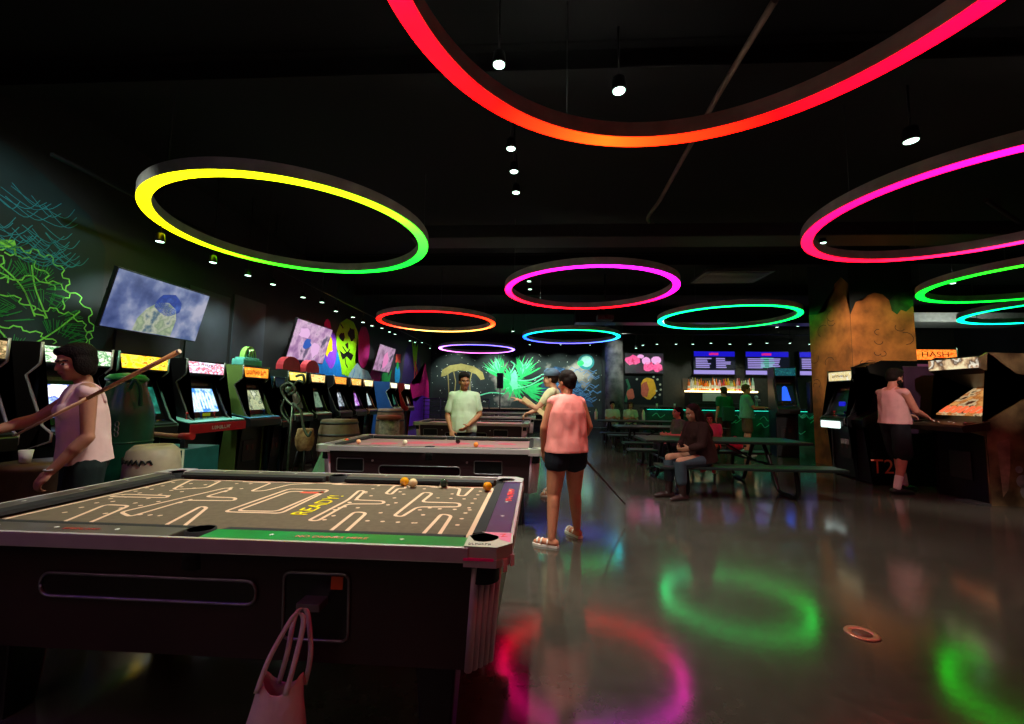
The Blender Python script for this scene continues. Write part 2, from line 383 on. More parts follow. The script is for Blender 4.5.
ring_lamp(5.02, 4.92, {0: '#ff50d0', 90: '#ff1858', 150: '#ff1470', 185: '#ff0c94', 230: '#ff20b8', 270: '#fa38d0'}, 'magenta ring lamp hanging before the pillar at right', (1.2, 3.3, 5.3))
ring_lamp(1.06, 8.38, {0: '#f020d0', 60: '#ff2040', 100: '#ff1838', 150: '#ff2468', 185: '#ff20b0', 230: '#f028c8', 270: '#e040e0', 320: '#f028e0'}, 'violet and pink ring lamp in mid room', (0.9, 2.2, 3.6))
ring_lamp(4.95, 11.24, {0: '#08dc88', 60: '#10dca0', 120: '#18e0c0', 180: '#10e8b8', 230: '#10e0ac', 280: '#08dc98', 330: '#08dc90'}, 'green and turquoise ring lamp left of the pillar', (0.9, 3.9, 5.3))
ring_lamp(-2.86, 12.01, {0: '#f0761c', 60: '#f4dc98', 120: '#f8e8ac', 170: '#f84018', 200: '#f62408', 270: '#ee2c40', 320: '#f04030'}, 'orange and red ring lamp over the row of machines', (0.7, 3.6, 5.0))
ring_lamp(1.22, 14.79, {0: '#18b8c0', 60: '#a0a0e8', 120: '#a098e4', 180: '#1890e0', 230: '#18c8b8', 290: '#18d8a8', 340: '#18c8c8'}, 'turquoise and blue ring lamp in front of the far mural', (0.6, 2.9, 4.8))
ring_lamp(-2.61, 18.64, {0: '#b4a0e0', 90: '#dca8d0', 180: '#d8acdc', 270: '#a8a0e0'}, 'small looking lavender ring lamp, the farthest one', (0.6, 2.9, 4.8))
ring_lamp(8.86, 7.68, {0: '#20d850', 90: '#10cc60', 160: '#08cc48', 185: '#18d848', 230: '#78e830', 280: '#b0e828'}, 'lime green ring lamp behind the magenta one at right edge', (2.6, 3.6, 5.2))
ring_lamp(12.0, 10.2, {0: '#20d8c0', 90: '#10d8c8', 180: '#08d8b0', 270: '#10d868'}, 'turquoise ring lamp at the far right edge', (2.6, 3.6, 5.2))
ring_lamp(-3.2, -1.1, {0: '#fff0ea', 50: '#e8c4f0', 75: '#5038ff', 100: '#7048ff', 125: '#e8ace8', 180: '#fff0ee', 270: '#fff0ea'}, 'added white, blue and violet ring lamp, unseen behind the viewpoint, left')  # unseen ring added on the lamp grid to light the near table front
ring_lamp(4.9, -1.6, {0: '#602820', 90: '#602018', 180: '#602428', 270: '#60301c'}, 'added deep red ring lamp, unseen behind the viewpoint, right')  # unseen ring added on the lamp grid, reddens the near right floor
# ------------------------------------------------------------------ small spotlights
m_glow = emis('lamp_lens', '#c8ffe4', 6.0)
def make_spot():
    t = thing('spotlight', '', 'spotlight', (0, 0, 0), 0, 'ceiling spotlights')
    MB().lathe([(0.03, 0.10), (0.045, 0.09), (0.055, 0.0), (0.05, -0.012), (0.046, 0.0)], n=14).obj('can', m_black, t)
    MB().lathe([(0.001, -0.012), (0.044, -0.010), (0.044, -0.002), (0.001, -0.001)], n=14).obj('lens', m_glow, t)
    o = MB().cyl((0, 0, 0), (0, 0, 1), 0.008, n=6).obj('stem', m_black, t); o.location = (0, 0, 0.09)
    return t
_spot = None
def spot(p, label, tilt=0.0, az=0.0, energy=0, size=1.7, target=None, col=LAMP_COL, stem=True, sc_=1.0):
    global _spot
    if _spot is None: _spot = make_spot(); r = _spot; r.location = p
    else: r = dup(_spot, p)
    if not label: label = 'small lit ceiling spotlight'
    r['label'] = label; r.rotation_euler = (tilt*math.cos(az), tilt*math.sin(az), 0); r.scale = (sc_,)*3
    for c in r.children:
        if c.name.startswith('stem'): c.scale = (1, 1, (HC - p[2])/sc_ - 0.09)
    if energy: lamp((p[0], p[1], p[2]-0.06), energy, size, 0.7, target, col)
    return r
# ================================================================== pool tables
TL, TW, TZ = 2.50, 1.38, 0.84
m_apron = mat('dark_burgundy_laminate', '#2a1216', 0.42, nz=0.2, nscale=3)
m_rail = mat('grey_brown_rail_laminate', '#4a443c', 0.35, nz=0.15)
m_cush = mat('black_cushion_cloth', '#0e0c0c', 0.85)
m_brown = mat('brown_table_cloth', '#645846', 0.9, nz=0.08, nscale=30, spec=0.15)
m_pinkc = mat('rosy_table_cloth', '#8c7468', 0.9, nscale=5, col2='#966870', spec=0.15)
m_line = mat('pale_peach_print', '#dcb898', 0.9, spec=0.1)
m_yel = mat('yellow_print', '#f2dc1c', 0.8, spec=0.1)
m_greenr = mat('green_rail_sticker', '#138a3a', 0.3, nz=0.15)
m_purpler = mat('purple_rail_sticker', '#35264e', 0.3, nz=0.2)
m_redp = mat('red_print', '#ff3a2c', 0.5)
m_pinks = mat('pink_sticker', '#e87a9c', 0.4, nz=0.1)
m_plate = mat('pale_green_casting', '#c2ccb6', 0.35, metal=0.35, nz=0.08)
m_hole = mat('pocket_black', '#050505', 0.9)
m_post = mat('ribbed_mauve_aluminium', '#d4b8c0', 0.45, metal=0.3, nz=0.08)
hx, hy = TL/2, TW/2
def rnd_path(pts, r=0.035, n=4):
    out = []; N = len(pts)
    for i in range(N):
        p, a, b = Vector(pts[i]+(0,)), Vector(pts[i-1]+(0,)), Vector(pts[(i+1) % N]+(0,))
        d1, d2 = (a-p), (b-p); q = min(r, d1.length/2, d2.length/2); d1.normalize(); d2.normalize(); A, B = p+d1*q, p+d2*q
        for k in range(n+1):
            t = k/n; c = A*(1-t)**2 + p*2*t*(1-t) + B*t*t; out.append((c.x, c.y))
    return out
def pool_table(loc, label, first):
    t = thing('pool_table', label, 'pool table', loc, math.radians(-0.3) if first else 0, None if first else None)
    # body, legs, apron corner posts
    mb = MB(); b0, b1 = 0.37, 0.785
    T = [(-hx+0.14, -hy+0.06), (-hx+0.05, -hy+0.15), (-hx+0.05, hy-0.15), (-hx+0.14, hy-0.06), (hx-0.14, hy-0.06), (hx-0.05, hy-0.15), (hx-0.05, -hy+0.15), (hx-0.14, -hy+0.06)]
    lo = [mb.bm.verts.new((x*0.975, y*0.965, b0)) for x, y in T]; hi = [mb.bm.verts.new((x, y, b1)) for x, y in T]
    for k in range(8): mb._f([lo[k], lo[(k+1) % 8], hi[(k+1) % 8], hi[k]])
    mb._f(lo[::-1]); mb._f(hi); mb.obj('apron', m_apron, t)
    for sx in (-1, 1):
        for sy in (-1, 1):
            mb = MB(); cx, cy = sx*(hx-0.098), sy*(hy-0.108); rot = rotz(math.atan2(sy, sx))
            for j in range(5):
                u = (j-2)*0.028; d = rot @ Vector((0.008, u, 0)); tp = Vector((cx+d.x, cy+d.y, 0.775)); bt = Vector((cx*0.975+d.x*0.9, cy*0.965+d.y*0.9, 0.365)); mb.cyl(bt, tp, 0.0155, n=10)
            mb.obj('corner_post', m_post, t)
            mb = MB(); mb.box((sx*(hx-0.30), sy*(hy-0.26), 0.185), (0.17, 0.17, 0.37), bevel=0.012, taper=(0.72, 0.72)); mb.box((sx*(hx-0.30), sy*(hy-0.26), 0.012), (0.09, 0.09, 0.024)); mb.obj('leg', m_black, t)
    # cloth with its printed pattern
    zc = 0.802; mb = MB(); mb.box((0, 0, zc-0.01), (TL-0.2, TW-0.2, 0.02)); mb.mi = 1
    f = lambda u, v, z=zc+0.0012: (u, v, z)
    if first:
        W = 0.017; fx, fy = 1.06, 0.515
        ribbon(mb, rnd_path([(-fx, -fy), (fx, -fy), (fx, fy), (-fx, fy)], 0.05), W*1.3, f, True)
        def loop(pts, r=0.04): ribbon(mb, rnd_path([(a, b) for a, b in pts], r), W, f, True)
        def rect(a, b, c, d): loop([(a, b), (c, b), (c, d), (a, d)])
        def tee(x, y, w, h, st, s=1):      # a T shape: bar then stem
            loop([(x-w/2, y), (x+w/2, y), (x+w/2, y+s*st), (x+st/2, y+s*st), (x+st/2, y+s*h), (x-st/2, y+s*h), (x-st/2, y+s*st), (x-w/2, y+s*st)])
        def loc_(q): p = at(q[0], q[1], Z=zc); return (max(-1.05, min(1.05, p.x-loc[0])), max(-0.505, min(0.505, p.y-loc[1])))
        def px(*P): ribbon(mb, rnd_path([loc_(q) for q in P], 0.035), W, f, True)
        for P in ([(394.5, 515.7), (423.8, 492.2), (432.5, 493.2), (421.8, 502), (459.9, 503), (459.9, 506.9), (417.9, 506.9), (402.3, 516.6)],
                  [(348, 500), (359, 490.5), (364.5, 491.2), (355.5, 500), (384.5, 501), (383.5, 504), (348, 504), (318, 521), (309, 520.5)],
                  
                  [(431, 485), (467, 484), (475.5, 484.3), (464.5, 496), (457.5, 495.5), (460, 488.2), (432, 487.2)], [(385.5, 493.5), (397, 484.2), (408, 484), (405, 488.6), (398, 488.5), (391, 494.5)],
                  [(224, 512), (289, 489), (329, 490), (281, 513.5)], [(237, 511), (289.5, 491.5), (322, 492), (277, 511.5)],
                  [(120, 512.5), (226, 488), (232, 489), (205, 497), (236, 498), (234, 501), (186, 500.5), (130, 517)], 
                  [(173, 489), (196, 478.8), (226, 479.5), (206, 488), (175, 489.7)], [(243, 482), (271, 483), (250, 491.5), (264, 491), (290, 484.5), (318, 483.5), (314, 481.5), (245, 481.2)],
                   [(107, 497), (122, 494.5), (168, 496), (166, 498)], [(334, 482.6), (377, 483), (376, 485), (335, 484.6)]): px(*P)
        for P in ([(422, 536), (442, 513.8), (452, 515.5), (439, 536)], [(325, 536), (355, 511.8), (367, 512.8), (342, 536)], [(140, 536), (201, 506.5), (207, 507.8), (165, 536)], [(40, 530), (105, 505), (129, 506), (70, 530)]):
            L_ = [loc_(q) for q in P]; C_ = rnd_path(L_, 0.035); ribbon(mb, [L_[0]] + C_[5:15] + [L_[3]], W, f)
        def dot(x, y, r=0.011): mb.poly([f(x + r*math.cos(k*PI/4), y + r*math.sin(k*PI/4), zc+0.0018) for k in range(8)])
        def dots(x0, y0, x1, y1, n):
            a, b = loc_((x0, y0)), loc_((x1, y1))
            for k in range(n): dot(a[0] + (b[0]-a[0])*k/max(1, n-1), a[1] + (b[1]-a[1])*k/max(1, n-1))
        for D in ((484, 485, 458, 525, 9), (340, 508, 383, 483, 6), (368, 521, 414, 523, 4), (381, 513, 400, 492, 4), (396, 503, 410, 487, 3), (420, 510, 428, 497, 2), (440, 509, 470, 510, 3), (416, 523, 430, 508, 3), (438, 498, 464, 499, 3), (447, 488, 452, 494, 2), (356, 500, 376, 484, 3), (334, 516, 350, 503, 2),
                  (371, 496, 378, 486, 2), (345, 507, 358, 508, 2), (325, 520, 335, 510, 2), (424, 489, 428, 486, 2), (64, 513, 150, 485, 8), (105, 514, 190, 484, 8), (140, 515, 160, 516, 3), (168, 496, 215, 482, 5), (140, 506, 158, 502, 2), (225, 492, 236, 484, 3), (180, 503, 190, 500, 2), (241, 489, 250, 484, 2), (112, 502, 172, 483, 6)): dots(*D)
        mb.mi = 3; mb.poly([f(a, b) for a, b in [(-0.06, 0.225), (0.08, 0.225), (0.08, 0.27), (-0.06, 0.27)]])
    else:
        for (x, y, r) in [(0.05, -0.05, 0.13), (0.2, 0.1, 0.12), (-0.3, 0.1, 0.16), (0.55, -0.1, 0.1), (-0.7, -0.05, 0.14), (0.8, 0.15, 0.1)]:
            mb.poly([f(x + r*math.cos(k*PI/6)*1.2, y + r*math.sin(k*PI/6)) for k in range(12)])
    mb.obj('cloth', [m_brown if first else m_pinkc, m_line if first else mat('hot_pink_print', '#b45460', 0.9, spec=0.1), m_yel, mat('salmon_print', '#e05a44', 0.9, spec=0.1)], t)
    if first: text_mesh('READY!', 0.12, 'printed_word', m_yel, t, (0.195, -0.02, zc+0.002), (0, 0, PI/2), 0.0003, width=0.4)['label'] = 'yellow word printed beside the maze box'
    # rails: long ones in two halves, short ones whole
    def rail(x0, y0, x1, y1, mats, slot=0, marks=()):
        mb = MB(); mb.mi = 0; mb.box(((x0+x1)/2, (y0+y1)/2, 0.821), (x1-x0, y1-y0, 0.036), bevel=0.004)
        horiz = (x1-x0) > (y1-y0); mb.mi = 1
        for k in (0.25, 0.5, 0.75) if horiz else (0.25, 0.5, 0.75):
            px, py = (x0+(x1-x0)*k, (y0+y1)/2) if horiz else ((x0+x1)/2, y0+(y1-y0)*k)
            mb.poly([(px-0.011, py, 0.8402), (px, py-0.011, 0.8402), (px+0.011, py, 0.8402), (px, py+0.011, 0.8402)])
        return mb.obj('rail', mats, t)
    ri, ro = 0.115, 0.012
    for s in (-1, 1):
        ya, yb = (-hy+ro, -hy+ri) if s < 0 else (hy-ri, hy-ro)
        rail(-hx+0.16, ya, -0.06, yb, [m_rail, m_white])
        rail(0.06, ya, hx-0.16, yb, [m_greenr if (first and s < 0) else m_rail, m_white])
        xa, xb = (-hx+ro, -hx+ri) if s < 0 else (hx-ri, hx-ro)
        rail(xa, -hy+0.16, xb, hy-0.16, [m_purpler if (first and s > 0) else m_rail, m_white])
        # cushions
        for (c0, c1) in ((-hx+0.19, -0.075), (0.075, hx-0.19)):
            y0 = s*(hy-0.115); y1 = s*(hy-0.165)
            MB().prism([(y0, 0.838), (y1, 0.832), (y1*0.995, 0.815), (y0, 0.80)], c0, c1, 'x').obj('cushion', m_cush, t)
        x0, x1 = s*(hx-0.115), s*(hx-0.165)
        MB().prism([(x0, 0.838), (x0, 0.80), (x1*0.995, 0.815), (x1, 0.832)], -hy+0.19, hy-0.19, 'y').obj('cushion', m_cush, t)
        # side pocket: black cup and half-moon plate
        mb = MB(); mb.lathe([(0.046, 0.8415), (0.054, 0.8415), (0.054, 0.70), (0.001, 0.70), (0.001, 0.712), (0.046, 0.715), (0.046, 0.8415)], (0, s*(hy-0.10), 0), n=20); mb.obj('side_pocket', m_hole, t)
        # trims on the outer faces
        MB().box((0, s*(hy-0.004), 0.812), (TL-0.3, 0.018, 0.056), bevel=0.006).obj('side_trim', m_chrome, t)
        MB().box((s*(hx-0.004), 0, 0.812), (0.018, TW-0.3, 0.056), bevel=0.006).obj('end_trim', m_chrome, t)
    for sx in (-1, 1):
        for sy in (-1, 1):
            O = [(hx-0.17, hy-0.0), (hx-0.05, hy+0.004), (hx+0.004, hy-0.05), (hx-0.0, hy-0.17), (hx-0.125, hy-0.17)]
            bite = [(hx-0.11 + 0.058*math.cos(a), hy-0.11 + 0.058*math.sin(a)) for a in [(-0.55 + k*(2.67/8)) for k in range(9)]]
            P = O + bite + [(hx-0.17, hy-0.125)]
            P = [(x*sx, y*sy) for x, y in P]
            mb = MB(); mb.prism(P, 0.80, 0.8445, 'z')
            skirt = [(x*sx, y*sy) for x, y in [(hx-0.17, hy+0.003), (hx-0.05, hy+0.007), (hx+0.007, hy-0.05), (hx+0.003, hy-0.17), (hx-0.012, hy-0.17), (hx-0.012, hy-0.055), (hx-0.055, hy-0.012), (hx-0.17, hy-0.012)]]
            c_ = mb.obj('corner_casting', [m_plate if sy < 0 else m_chrome], t)
            mb = MB(); mb.prism(skirt, 0.772, 0.80, 'z'); mb.obj('corner_skirt', m_chrome, c_)
            mb = MB(); mb.lathe([(0.056, 0.84), (0.062, 0.84), (0.062, 0.69), (0.001, 0.69), (0.001, 0.70), (0.056, 0.70), (0.056, 0.84)], (sx*(hx-0.11), sy*(hy-0.11), 0), n=18); mb.obj('pocket_cup', m_hole, c_)
    # apron fittings on the near face
    yf = lambda z: -((hy-0.06)*(0.965 + 0.035*(z-b0)/(b1-b0)))
    tilt = Matrix.Rotation(-math.atan2(0.035*(hy-0.06), b1-b0), 3, 'X')
    def frame(x0, x1, z0, z1, r, name, infill):
        mb = MB(); pts = rnd_path([(x0, z0), (x1, z0), (x1, z1), (x0, z1)], r, 5)
        mb.tube([(a, yf(b)-0.006, b) for a, b in pts], 0.006, 6, closed=True); fo = mb.obj(name, m_alu, t)
        mb = MB(); mb.poly([(a, yf(b)-0.003, b) for a, b in pts]); mb.obj('panel', infill, fo); return fo
    if first:
        frame(-0.62, 0.27, 0.575, 0.665, 0.045, 'ball_window', mat('smoky_window', '#16060c', 0.12, nz=0.2))
        fo = frame(0.38, 0.635, 0.455, 0.705, 0.03, 'coin_panel', mat('coin_panel_black', '#0b0a0d', 0.3))
        mb = MB(); mb.box((0.51, yf(0.61)-0.035, 0.605), (0.09, 0.07, 0.03), bevel=0.005); mb.obj('coin_slide', m_alu, fo)
        mb = MB(); mb.box((0.59, yf(0.675)-0.008, 0.672), (0.045, 0.006, 0.045)); mb.obj('sticker', mat('orange_sticker', '#c8501c', 0.5), fo)['label'] = 'orange square sticker'
    else:
        frame(-1.02, -0.72, 0.56, 0.70, 0.02, 'coin_panel', mat('coin_panel_black', '#0b0a0d', 0.3))
        frame(-0.55, 0.35, 0.53, 0.63, 0.045, 'ball_window', mat('smoky_window', '#16060c', 0.12))
        frame(0.50, 0.80, 0.56, 0.70, 0.02, 'coin_panel', mat('coin_panel_black', '#0b0a0d', 0.3))
        mb = MB(); mb.cyl((-0.62, yf(0.68)-0.01, 0.68), (-0.62, yf(0.68), 0.68), 0.012); mb.obj('lock', m_chrome, t)
        mb = MB(); mb.cyl((0.42, yf(0.68)-0.01, 0.68), (0.42, yf(0.68), 0.68), 0.012); mb.obj('lock', m_chrome, t)
    return t
tb = pool_table((-1.33, 2.27, 0), 'nearest pool table with brown maze printed cloth and green lettered rail', True)
text_mesh('NO DRINKS HERE', 0.03, 'rail_lettering', mat('coral_letters', '#ff8a78', 0.5), tb, (0.56, -hy+0.055, 0.8405), (0, 0, 0), 0.0003, width=0.28)['label'] = 'coral lettering on the green rail'
glyphs(8, 0.15, 0.024, 'rail_lettering', mat('dull_red_print', '#a84038', 0.5), tb, (-0.46, -hy+0.055, 0.8405), (0, 0, 0), 1)['label'] = 'small red lettering on the dark rail'
glyphs(7, 0.085, 0.02, 'casting_lettering', mat('dark_letters', '#15201a', 0.5), tb, (hx-0.115, -hy+0.026, 0.845), (0, 0, 0), 2)
glyphs(7, 0.30, 0.04, 'rail_lettering', m_redp, tb, (hx-0.055, 0.17, 0.8405), (0, 0, PI/2), 3)['label'] = 'red lettering on the purple end rail'
mb = MB(); mb.poly([(hx-0.005, -hy+0.055, 0.8452), (hx-0.005, -hy+0.165, 0.8452), (hx-0.12, -hy+0.165, 0.8452), (hx-0.055, -hy+0.12, 0.8452), (hx-0.045, -hy+0.08, 0.8452)]); mb.obj('corner_sticker', m_pinks, tb)['label'] = 'pink sticker with a red Z'
text_mesh('Z', 0.045, 'sticker_letter', m_redp, tb, (hx-0.035, -hy+0.13, 0.8458), (0, 0, 0.2), 0.0003)
mb = MB(); mb.box((hx-0.02, -hy+0.02, 0.775), (0.018, 0.004, 0.045), rotz(0.78)); mb.box((hx+0.004, -hy+0.045, 0.785), (0.018, 0.004, 0.04), rotz(0.78)); mb.obj('masking_tape', mat('white_tape', '#e8e2d8', 0.6), tb)
mb = MB(); mb.box((hx-0.115, -hy-0.002, 0.80), (0.11, 0.01, 0.009)); mb.obj('pink_strip', mat('hot_pink_trim', '#ff2a8a', 0.4), tb)['label'] = 'hot pink strip under the corner plate'
T2 = pool_table((-1.15, 5.25, 0), 'second pool table from the camera, rosy cloth scattered with balls', False)
T3 = dup(T2, (-1.38, 9.75, 0), label='third pool table from the camera, behind the boy in the pale shirt')
T4 = dup(T2, (-1.24, 13.1, 0), label='fourth pool table from the camera, just in front of the farthest one')
T5 = dup(T2, (-1.25, 16.9, 0), label='farthest pool table, nearest the dragon mural')
BR = 0.0286
def ball(p, col, label, group, stripe=None, table=1):
    me_n = 'ball_' + col.strip('#'); mb = MB(); mb.ell((0, 0, 0), (BR,)*3, sub=3)
    if stripe:
        for f in mb.bm.faces:
            if abs(f.calc_center_median().z) > BR*0.55: f.material_index = 1
    mb.mi = 1
    o = mb.obj('pool_ball', [mat(me_n, col, 0.12, coat=0.4), mat('ball_ivory', '#e8dcb8', 0.12, coat=0.4)]); o.location = (p[0], p[1], 0.802+0.0012+BR); o.rotation_euler = (0.5, 0.4, 0)
    tag(o, label, 'pool ball', group); return o
zb = 0.832
for (px, py, c, s, lb) in [(404.5, 481.5, '#e8a010', None, 'yellow orange pool ball touching the cream one on the nearest table'), (413, 483, '#e9d09a', None, 'cream pool ball touching the yellow orange one on the nearest table'),
                           (444, 483, '#24382c', None, 'dark green pool ball near the far cushion of the nearest table'), (487.5, 486.5, '#e89412', None, 'orange pool ball by the right end rail of the nearest table')]:
    ball(at(px, py, Z=zb), c, lb, 'balls on the nearest table', s)
for (px, py, c, s, lb) in [(346.5, 440.5, '#e8502c', None, 'red orange pool ball at the left end of the second table'), (358.5, 441.5, '#eeaa80', None, 'peach pool ball right of the red orange one on the second table'),
                           (405, 442, '#efe6c6', None, 'white cue ball on the second table'), (458, 441.5, '#0e0e12', None, 'black pool ball on the second table beside the boy'), (476, 444.5, '#f08a3c', None, 'light orange pool ball rightmost on the second table')]:
    ball(at(px, py, Z=zb), c, lb, 'balls on the second table', s)
# canvas tote hanging from the coin slide of the nearest table
m_tote = mat('pale_pink_canvas', '#e0d0c6', 0.9, nz=0.1, nscale=10, bump=0.15, bscale=40)
bx, by = -0.83, 1.53
t = thing('tote_bag', 'pale canvas tote bag hung by its straps from the nearest pool table', 'bag', (bx, by, 0.0))
mb = MB(); N = 28
prof = [(0.14, 0.0, 0.03), (0.05, 0.105, 0.052), (0.15, 0.115, 0.058), (0.27, 0.103, 0.05), (0.34, 0.085, 0.04), (0.385, 0.072, 0.034)]
rings = []
for z, rx, ry in [(0.03, 0.085, 0.035), (0.05, 0.11, 0.055), (0.15, 0.118, 0.06), (0.24, 0.108, 0.055), (0.31, 0.09, 0.045), (0.36, 0.078, 0.040), (0.385, 0.074, 0.038)]:
    rings.append([mb.bm.verts.new((-0.085 + 0.1*z + rx*math.cos(2*PI*k/N)*(1+0.05*math.sin(5*k+z*20)), ry*math.sin(2*PI*k/N)*(1+0.12*math.sin(3*k+z*30)), z + (0.03*math.cos(2*(2*PI*k/N)) if z > 0.35 else 0))) for k in range(N)])
for A, B in zip(rings, rings[1:]):
    for k in range(N): mb._f([A[k], A[(k+1) % N], B[(k+1) % N], B[k]], True)
mb._f(rings[0][::-1])
o = mb.obj('bag_body', m_tote, t); sm = o.modifiers.new('s', 'SOLIDIFY'); sm.thickness = 0.004
o.modifiers.new('u', 'SUBSURF').render_levels = 1
top = Vector((0.01, -0.012, 0.612))
for (a, b, yo) in (((-0.115, -0.035), (-0.012, -0.035), -0.02), ((-0.07, 0.02), (0.025, 0.02), 0.012)):
    P = smooth_curve([(a[0], a[1], 0.36), (a[0]+0.035, yo-0.01, 0.47), (-0.02, yo, 0.59), (0.01, yo, 0.622), (0.03, yo, 0.59), (b[0]+0.025, yo-0.01, 0.47), (b[0], b[1], 0.36)], 6)
    mb = MB()
    L = []
    for q in P: L.append([mb.bm.verts.new(q + Vector(d)) for d in ((-0.009, -0.002, 0), (0.009, -0.002, 0), (0.009, 0.002, 0), (-0.009, 0.002, 0))])
    for A, B in zip(L, L[1:]):
        for k in range(4): mb._f([A[k], A[(k+1) % 4], B[(k+1) % 4], B[k]], True)
    mb._f(L[0]); mb._f(L[-1][::-1]); mb.obj('strap', m_tote, t)
# ================================================================== arcade machines
_cn = [0]
m_tmold = mat('edge_moulding', '#5c6460', 0.3, metal=0.4)
m_stick = mat('joystick_black', '#101012', 0.3)
def cabinet(name, label, loc, rz, w, side, marq, scr, panel='#26302c', front='#101214', group=None, top=None, H=1.86, wide=0.0, edge=None, D=0.80, sticks=2, side2=None, s_m=1.6, s_s=1.1, glass=False, cat='arcade machine', mk='noise', sk='noise', mscale=14):
    """marq/scr: colour lists (lit pictures). local: front faces -y"""
    t = thing(name, label, cat, loc, rz, group); key = side.strip('#'); _cn[0] += 1; uid = '%d' % _cn[0]
    sm = mat('side_'+key, side, 0.38, nz=0.15, nscale=3)
    k = H/1.86
    prof = [(0, 0), (-0.60, 0), (-0.60, 0.86*k), (-0.80, 0.93*k), (-0.80, 1.0*k), (-0.70, 1.07*k), (-0.49, 1.53*k), (-0.62, 1.64*k), (-0.62, 1.84*k), (-0.02, 1.86*k), (0, 1.84*k)]
    prof = [(p*D/0.80, q) for p, q in prof]; d = D/0.80
    for s in (-1, 1):
        x0 = s*w/2; mb = MB(); mb.prism(prof, min(x0, x0-s*0.022), max(x0, x0-s*0.022), 'x'); sp = mb.obj('side_panel', sm, t)
        mb = MB(); P = [(x0-s*0.011, p, q) for p, q in prof[1:9]]; mb.tube(P, 0.013, 6); mb.obj('edge_moulding', mat('edge_'+(edge or '5c6460').strip('#'), edge or '#5c6460', 0.3, metal=0.3), sp)
    wi = w-0.046
    MB().prism([(-0.02*d, 0.02), (-0.57*d, 0.02), (-0.57*d, 0.88*k), (-0.50*d, 1.06*k), (-0.36*d, 1.6*k), (-0.57*d, 1.66*k), (-0.57*d, 1.81*k), (-0.02*d, 1.82*k)], -wi/2, wi/2, 'x').obj('body', mat('front_'+front.strip('#'), front, 0.45, nz=0.1), t)
    # coin door
    mb = MB(); mb.box((0, -0.578*d, 0.48*k), (0.30, 0.02, 0.34), bevel=0.008); cd = mb.obj('coin_door', m_dkgrey, t)
    for sx in (-1, 1): MB().box((sx*0.06, -0.592*d, 0.53*k), (0.05, 0.012, 0.08), bevel=0.004).obj('coin_slot', emis('coin_slot_glow', '#5a1a10', 0.06), cd)
    # bezel and screen
    a = 0.40; sc_ = Vector((0, -0.545*d, 1.30*k)); rt = Matrix.Rotation(-a, 3, 'X')
    L = 0.52*k
    mb = MB(); mb.box(sc_, (wi-0.01, 0.02, L), rt); bz = mb.obj('bezel', m_black, t)
    if scr:
        mb = MB(); mb.box(sc_ + rt @ Vector((0, -0.014, -0.015)), (wi*0.82, 0.012, L*0.66), rt, bevel=0.004); mb.obj('screen', emis('screen_'+uid, scr[0], s_s, scr[1:], 9 if sk == 'noise' else 22, sk, (1, 1, 1)), bz)
        mb = MB(); mb.box(sc_ + rt @ Vector((0, -0.013, L*0.42)), (wi*0.7, 0.006, L*0.07), rt); mb.obj('instruction_card', mat('card_grey', '#6c6a58', 0.5, nz=0.3, nscale=40), bz)
    # marquee
    mb = MB(); mb.box((0, -0.605*d, 1.735*k), (wi, 0.03, 0.155*k), bevel=0.004)
    mq = mb.obj('marquee', emis('marquee_'+uid, marq[0], s_m, marq[1:], mscale, mk, (1, 1, 1.6)), t)
    mb = MB(); mb.box((0, -0.60*d, 1.82*k), (wi, 0.05, 0.018)); mb.box((0, -0.60*d, 1.65*k), (wi, 0.05, 0.018)); mb.obj('marquee_retainer', m_black, mq)
    # control panel
    cw = w + wide
    prc = [(-0.50*d, 1.075*k), (-0.80*d-wide*0.15, 1.005*k), (-0.82*d-wide*0.15, 0.985*k), (-0.82*d-wide*0.15, 0.88*k), (-0.50*d, 0.86*k)]
    MB().prism(prc, -cw/2+0.02, cw/2-0.02, 'x').obj('control_box', mat('cbox_'+front.strip('#'), front, 0.4), t)
    cp = MB().prism([(-0.50*d, 1.078*k), (-0.805*d-wide*0.15, 1.008*k), (-0.805*d-wide*0.15, 1.016*k), (-0.50*d, 1.086*k)], -cw/2+0.01, cw/2-0.01, 'x').obj('control_panel', mat('cpanel_'+panel.strip('#'), panel, 0.35, nz=0.2, nscale=10), t)
    for j in range(sticks):
        x = (j - (sticks-1)/2) * (cw-0.1)/max(1, sticks) if sticks > 1 else -0.1; y = -0.66*d-wide*0.08; z = 1.05*k
        mb = MB(); mb.cyl((x, y, z-0.01), (x, y, z+0.06), 0.006, n=8); mb.ell((x, y, z+0.07), (0.019,)*3); mb.lathe([(0.025, z-0.01), (0.022, z+0.004), (0.001, z+0.005)], (x, y, 0), 12); mb.obj('joystick', mat('stick_'+('red' if j % 2 == 0 else 'blue'), '#a01818' if j % 2 == 0 else '#1c3c9c', 0.3), t)
        for b in range(3):
            mb = MB(); mb.lathe([(0.016, 0), (0.016, 0.008), (0.010, 0.012), (0.001, 0.012)], (x+0.055+b*0.036, y+0.01+0.012*(b % 2), z-0.006), 10); mb.obj('button', mat('btn%d' % (b % 3), ('#e8e8e0', '#c82020', '#2050c8')[b % 3], 0.3), cp)
    return t
L90 = PI/2
GL = 'arcade machines along the left wall'
XB = -5.2
cabinet('arcade_machine', 'arcade machine at the left edge with beige floral marquee', (XB, 3.1, 0), L90, 0.66, '#1a1410', ['#c8a878', '#5a4a28', '#e8c890'], ['#0a2040', '#204868'], group=GL, edge='#b0b0a8')
cabinet('arcade_machine', 'arcade machine with white lit screen behind the woman holding a cue', (XB, 4.0, 0), L90, 0.68, '#16100e', ['#f0d8c8', '#d8e8d0', '#309040', '#e8f0d8'], ['#e8f8ff', '#ffffff', '#3050d0', '#c0d8ff'], group=GL, edge='#b8b8b0', s_s=1.8)
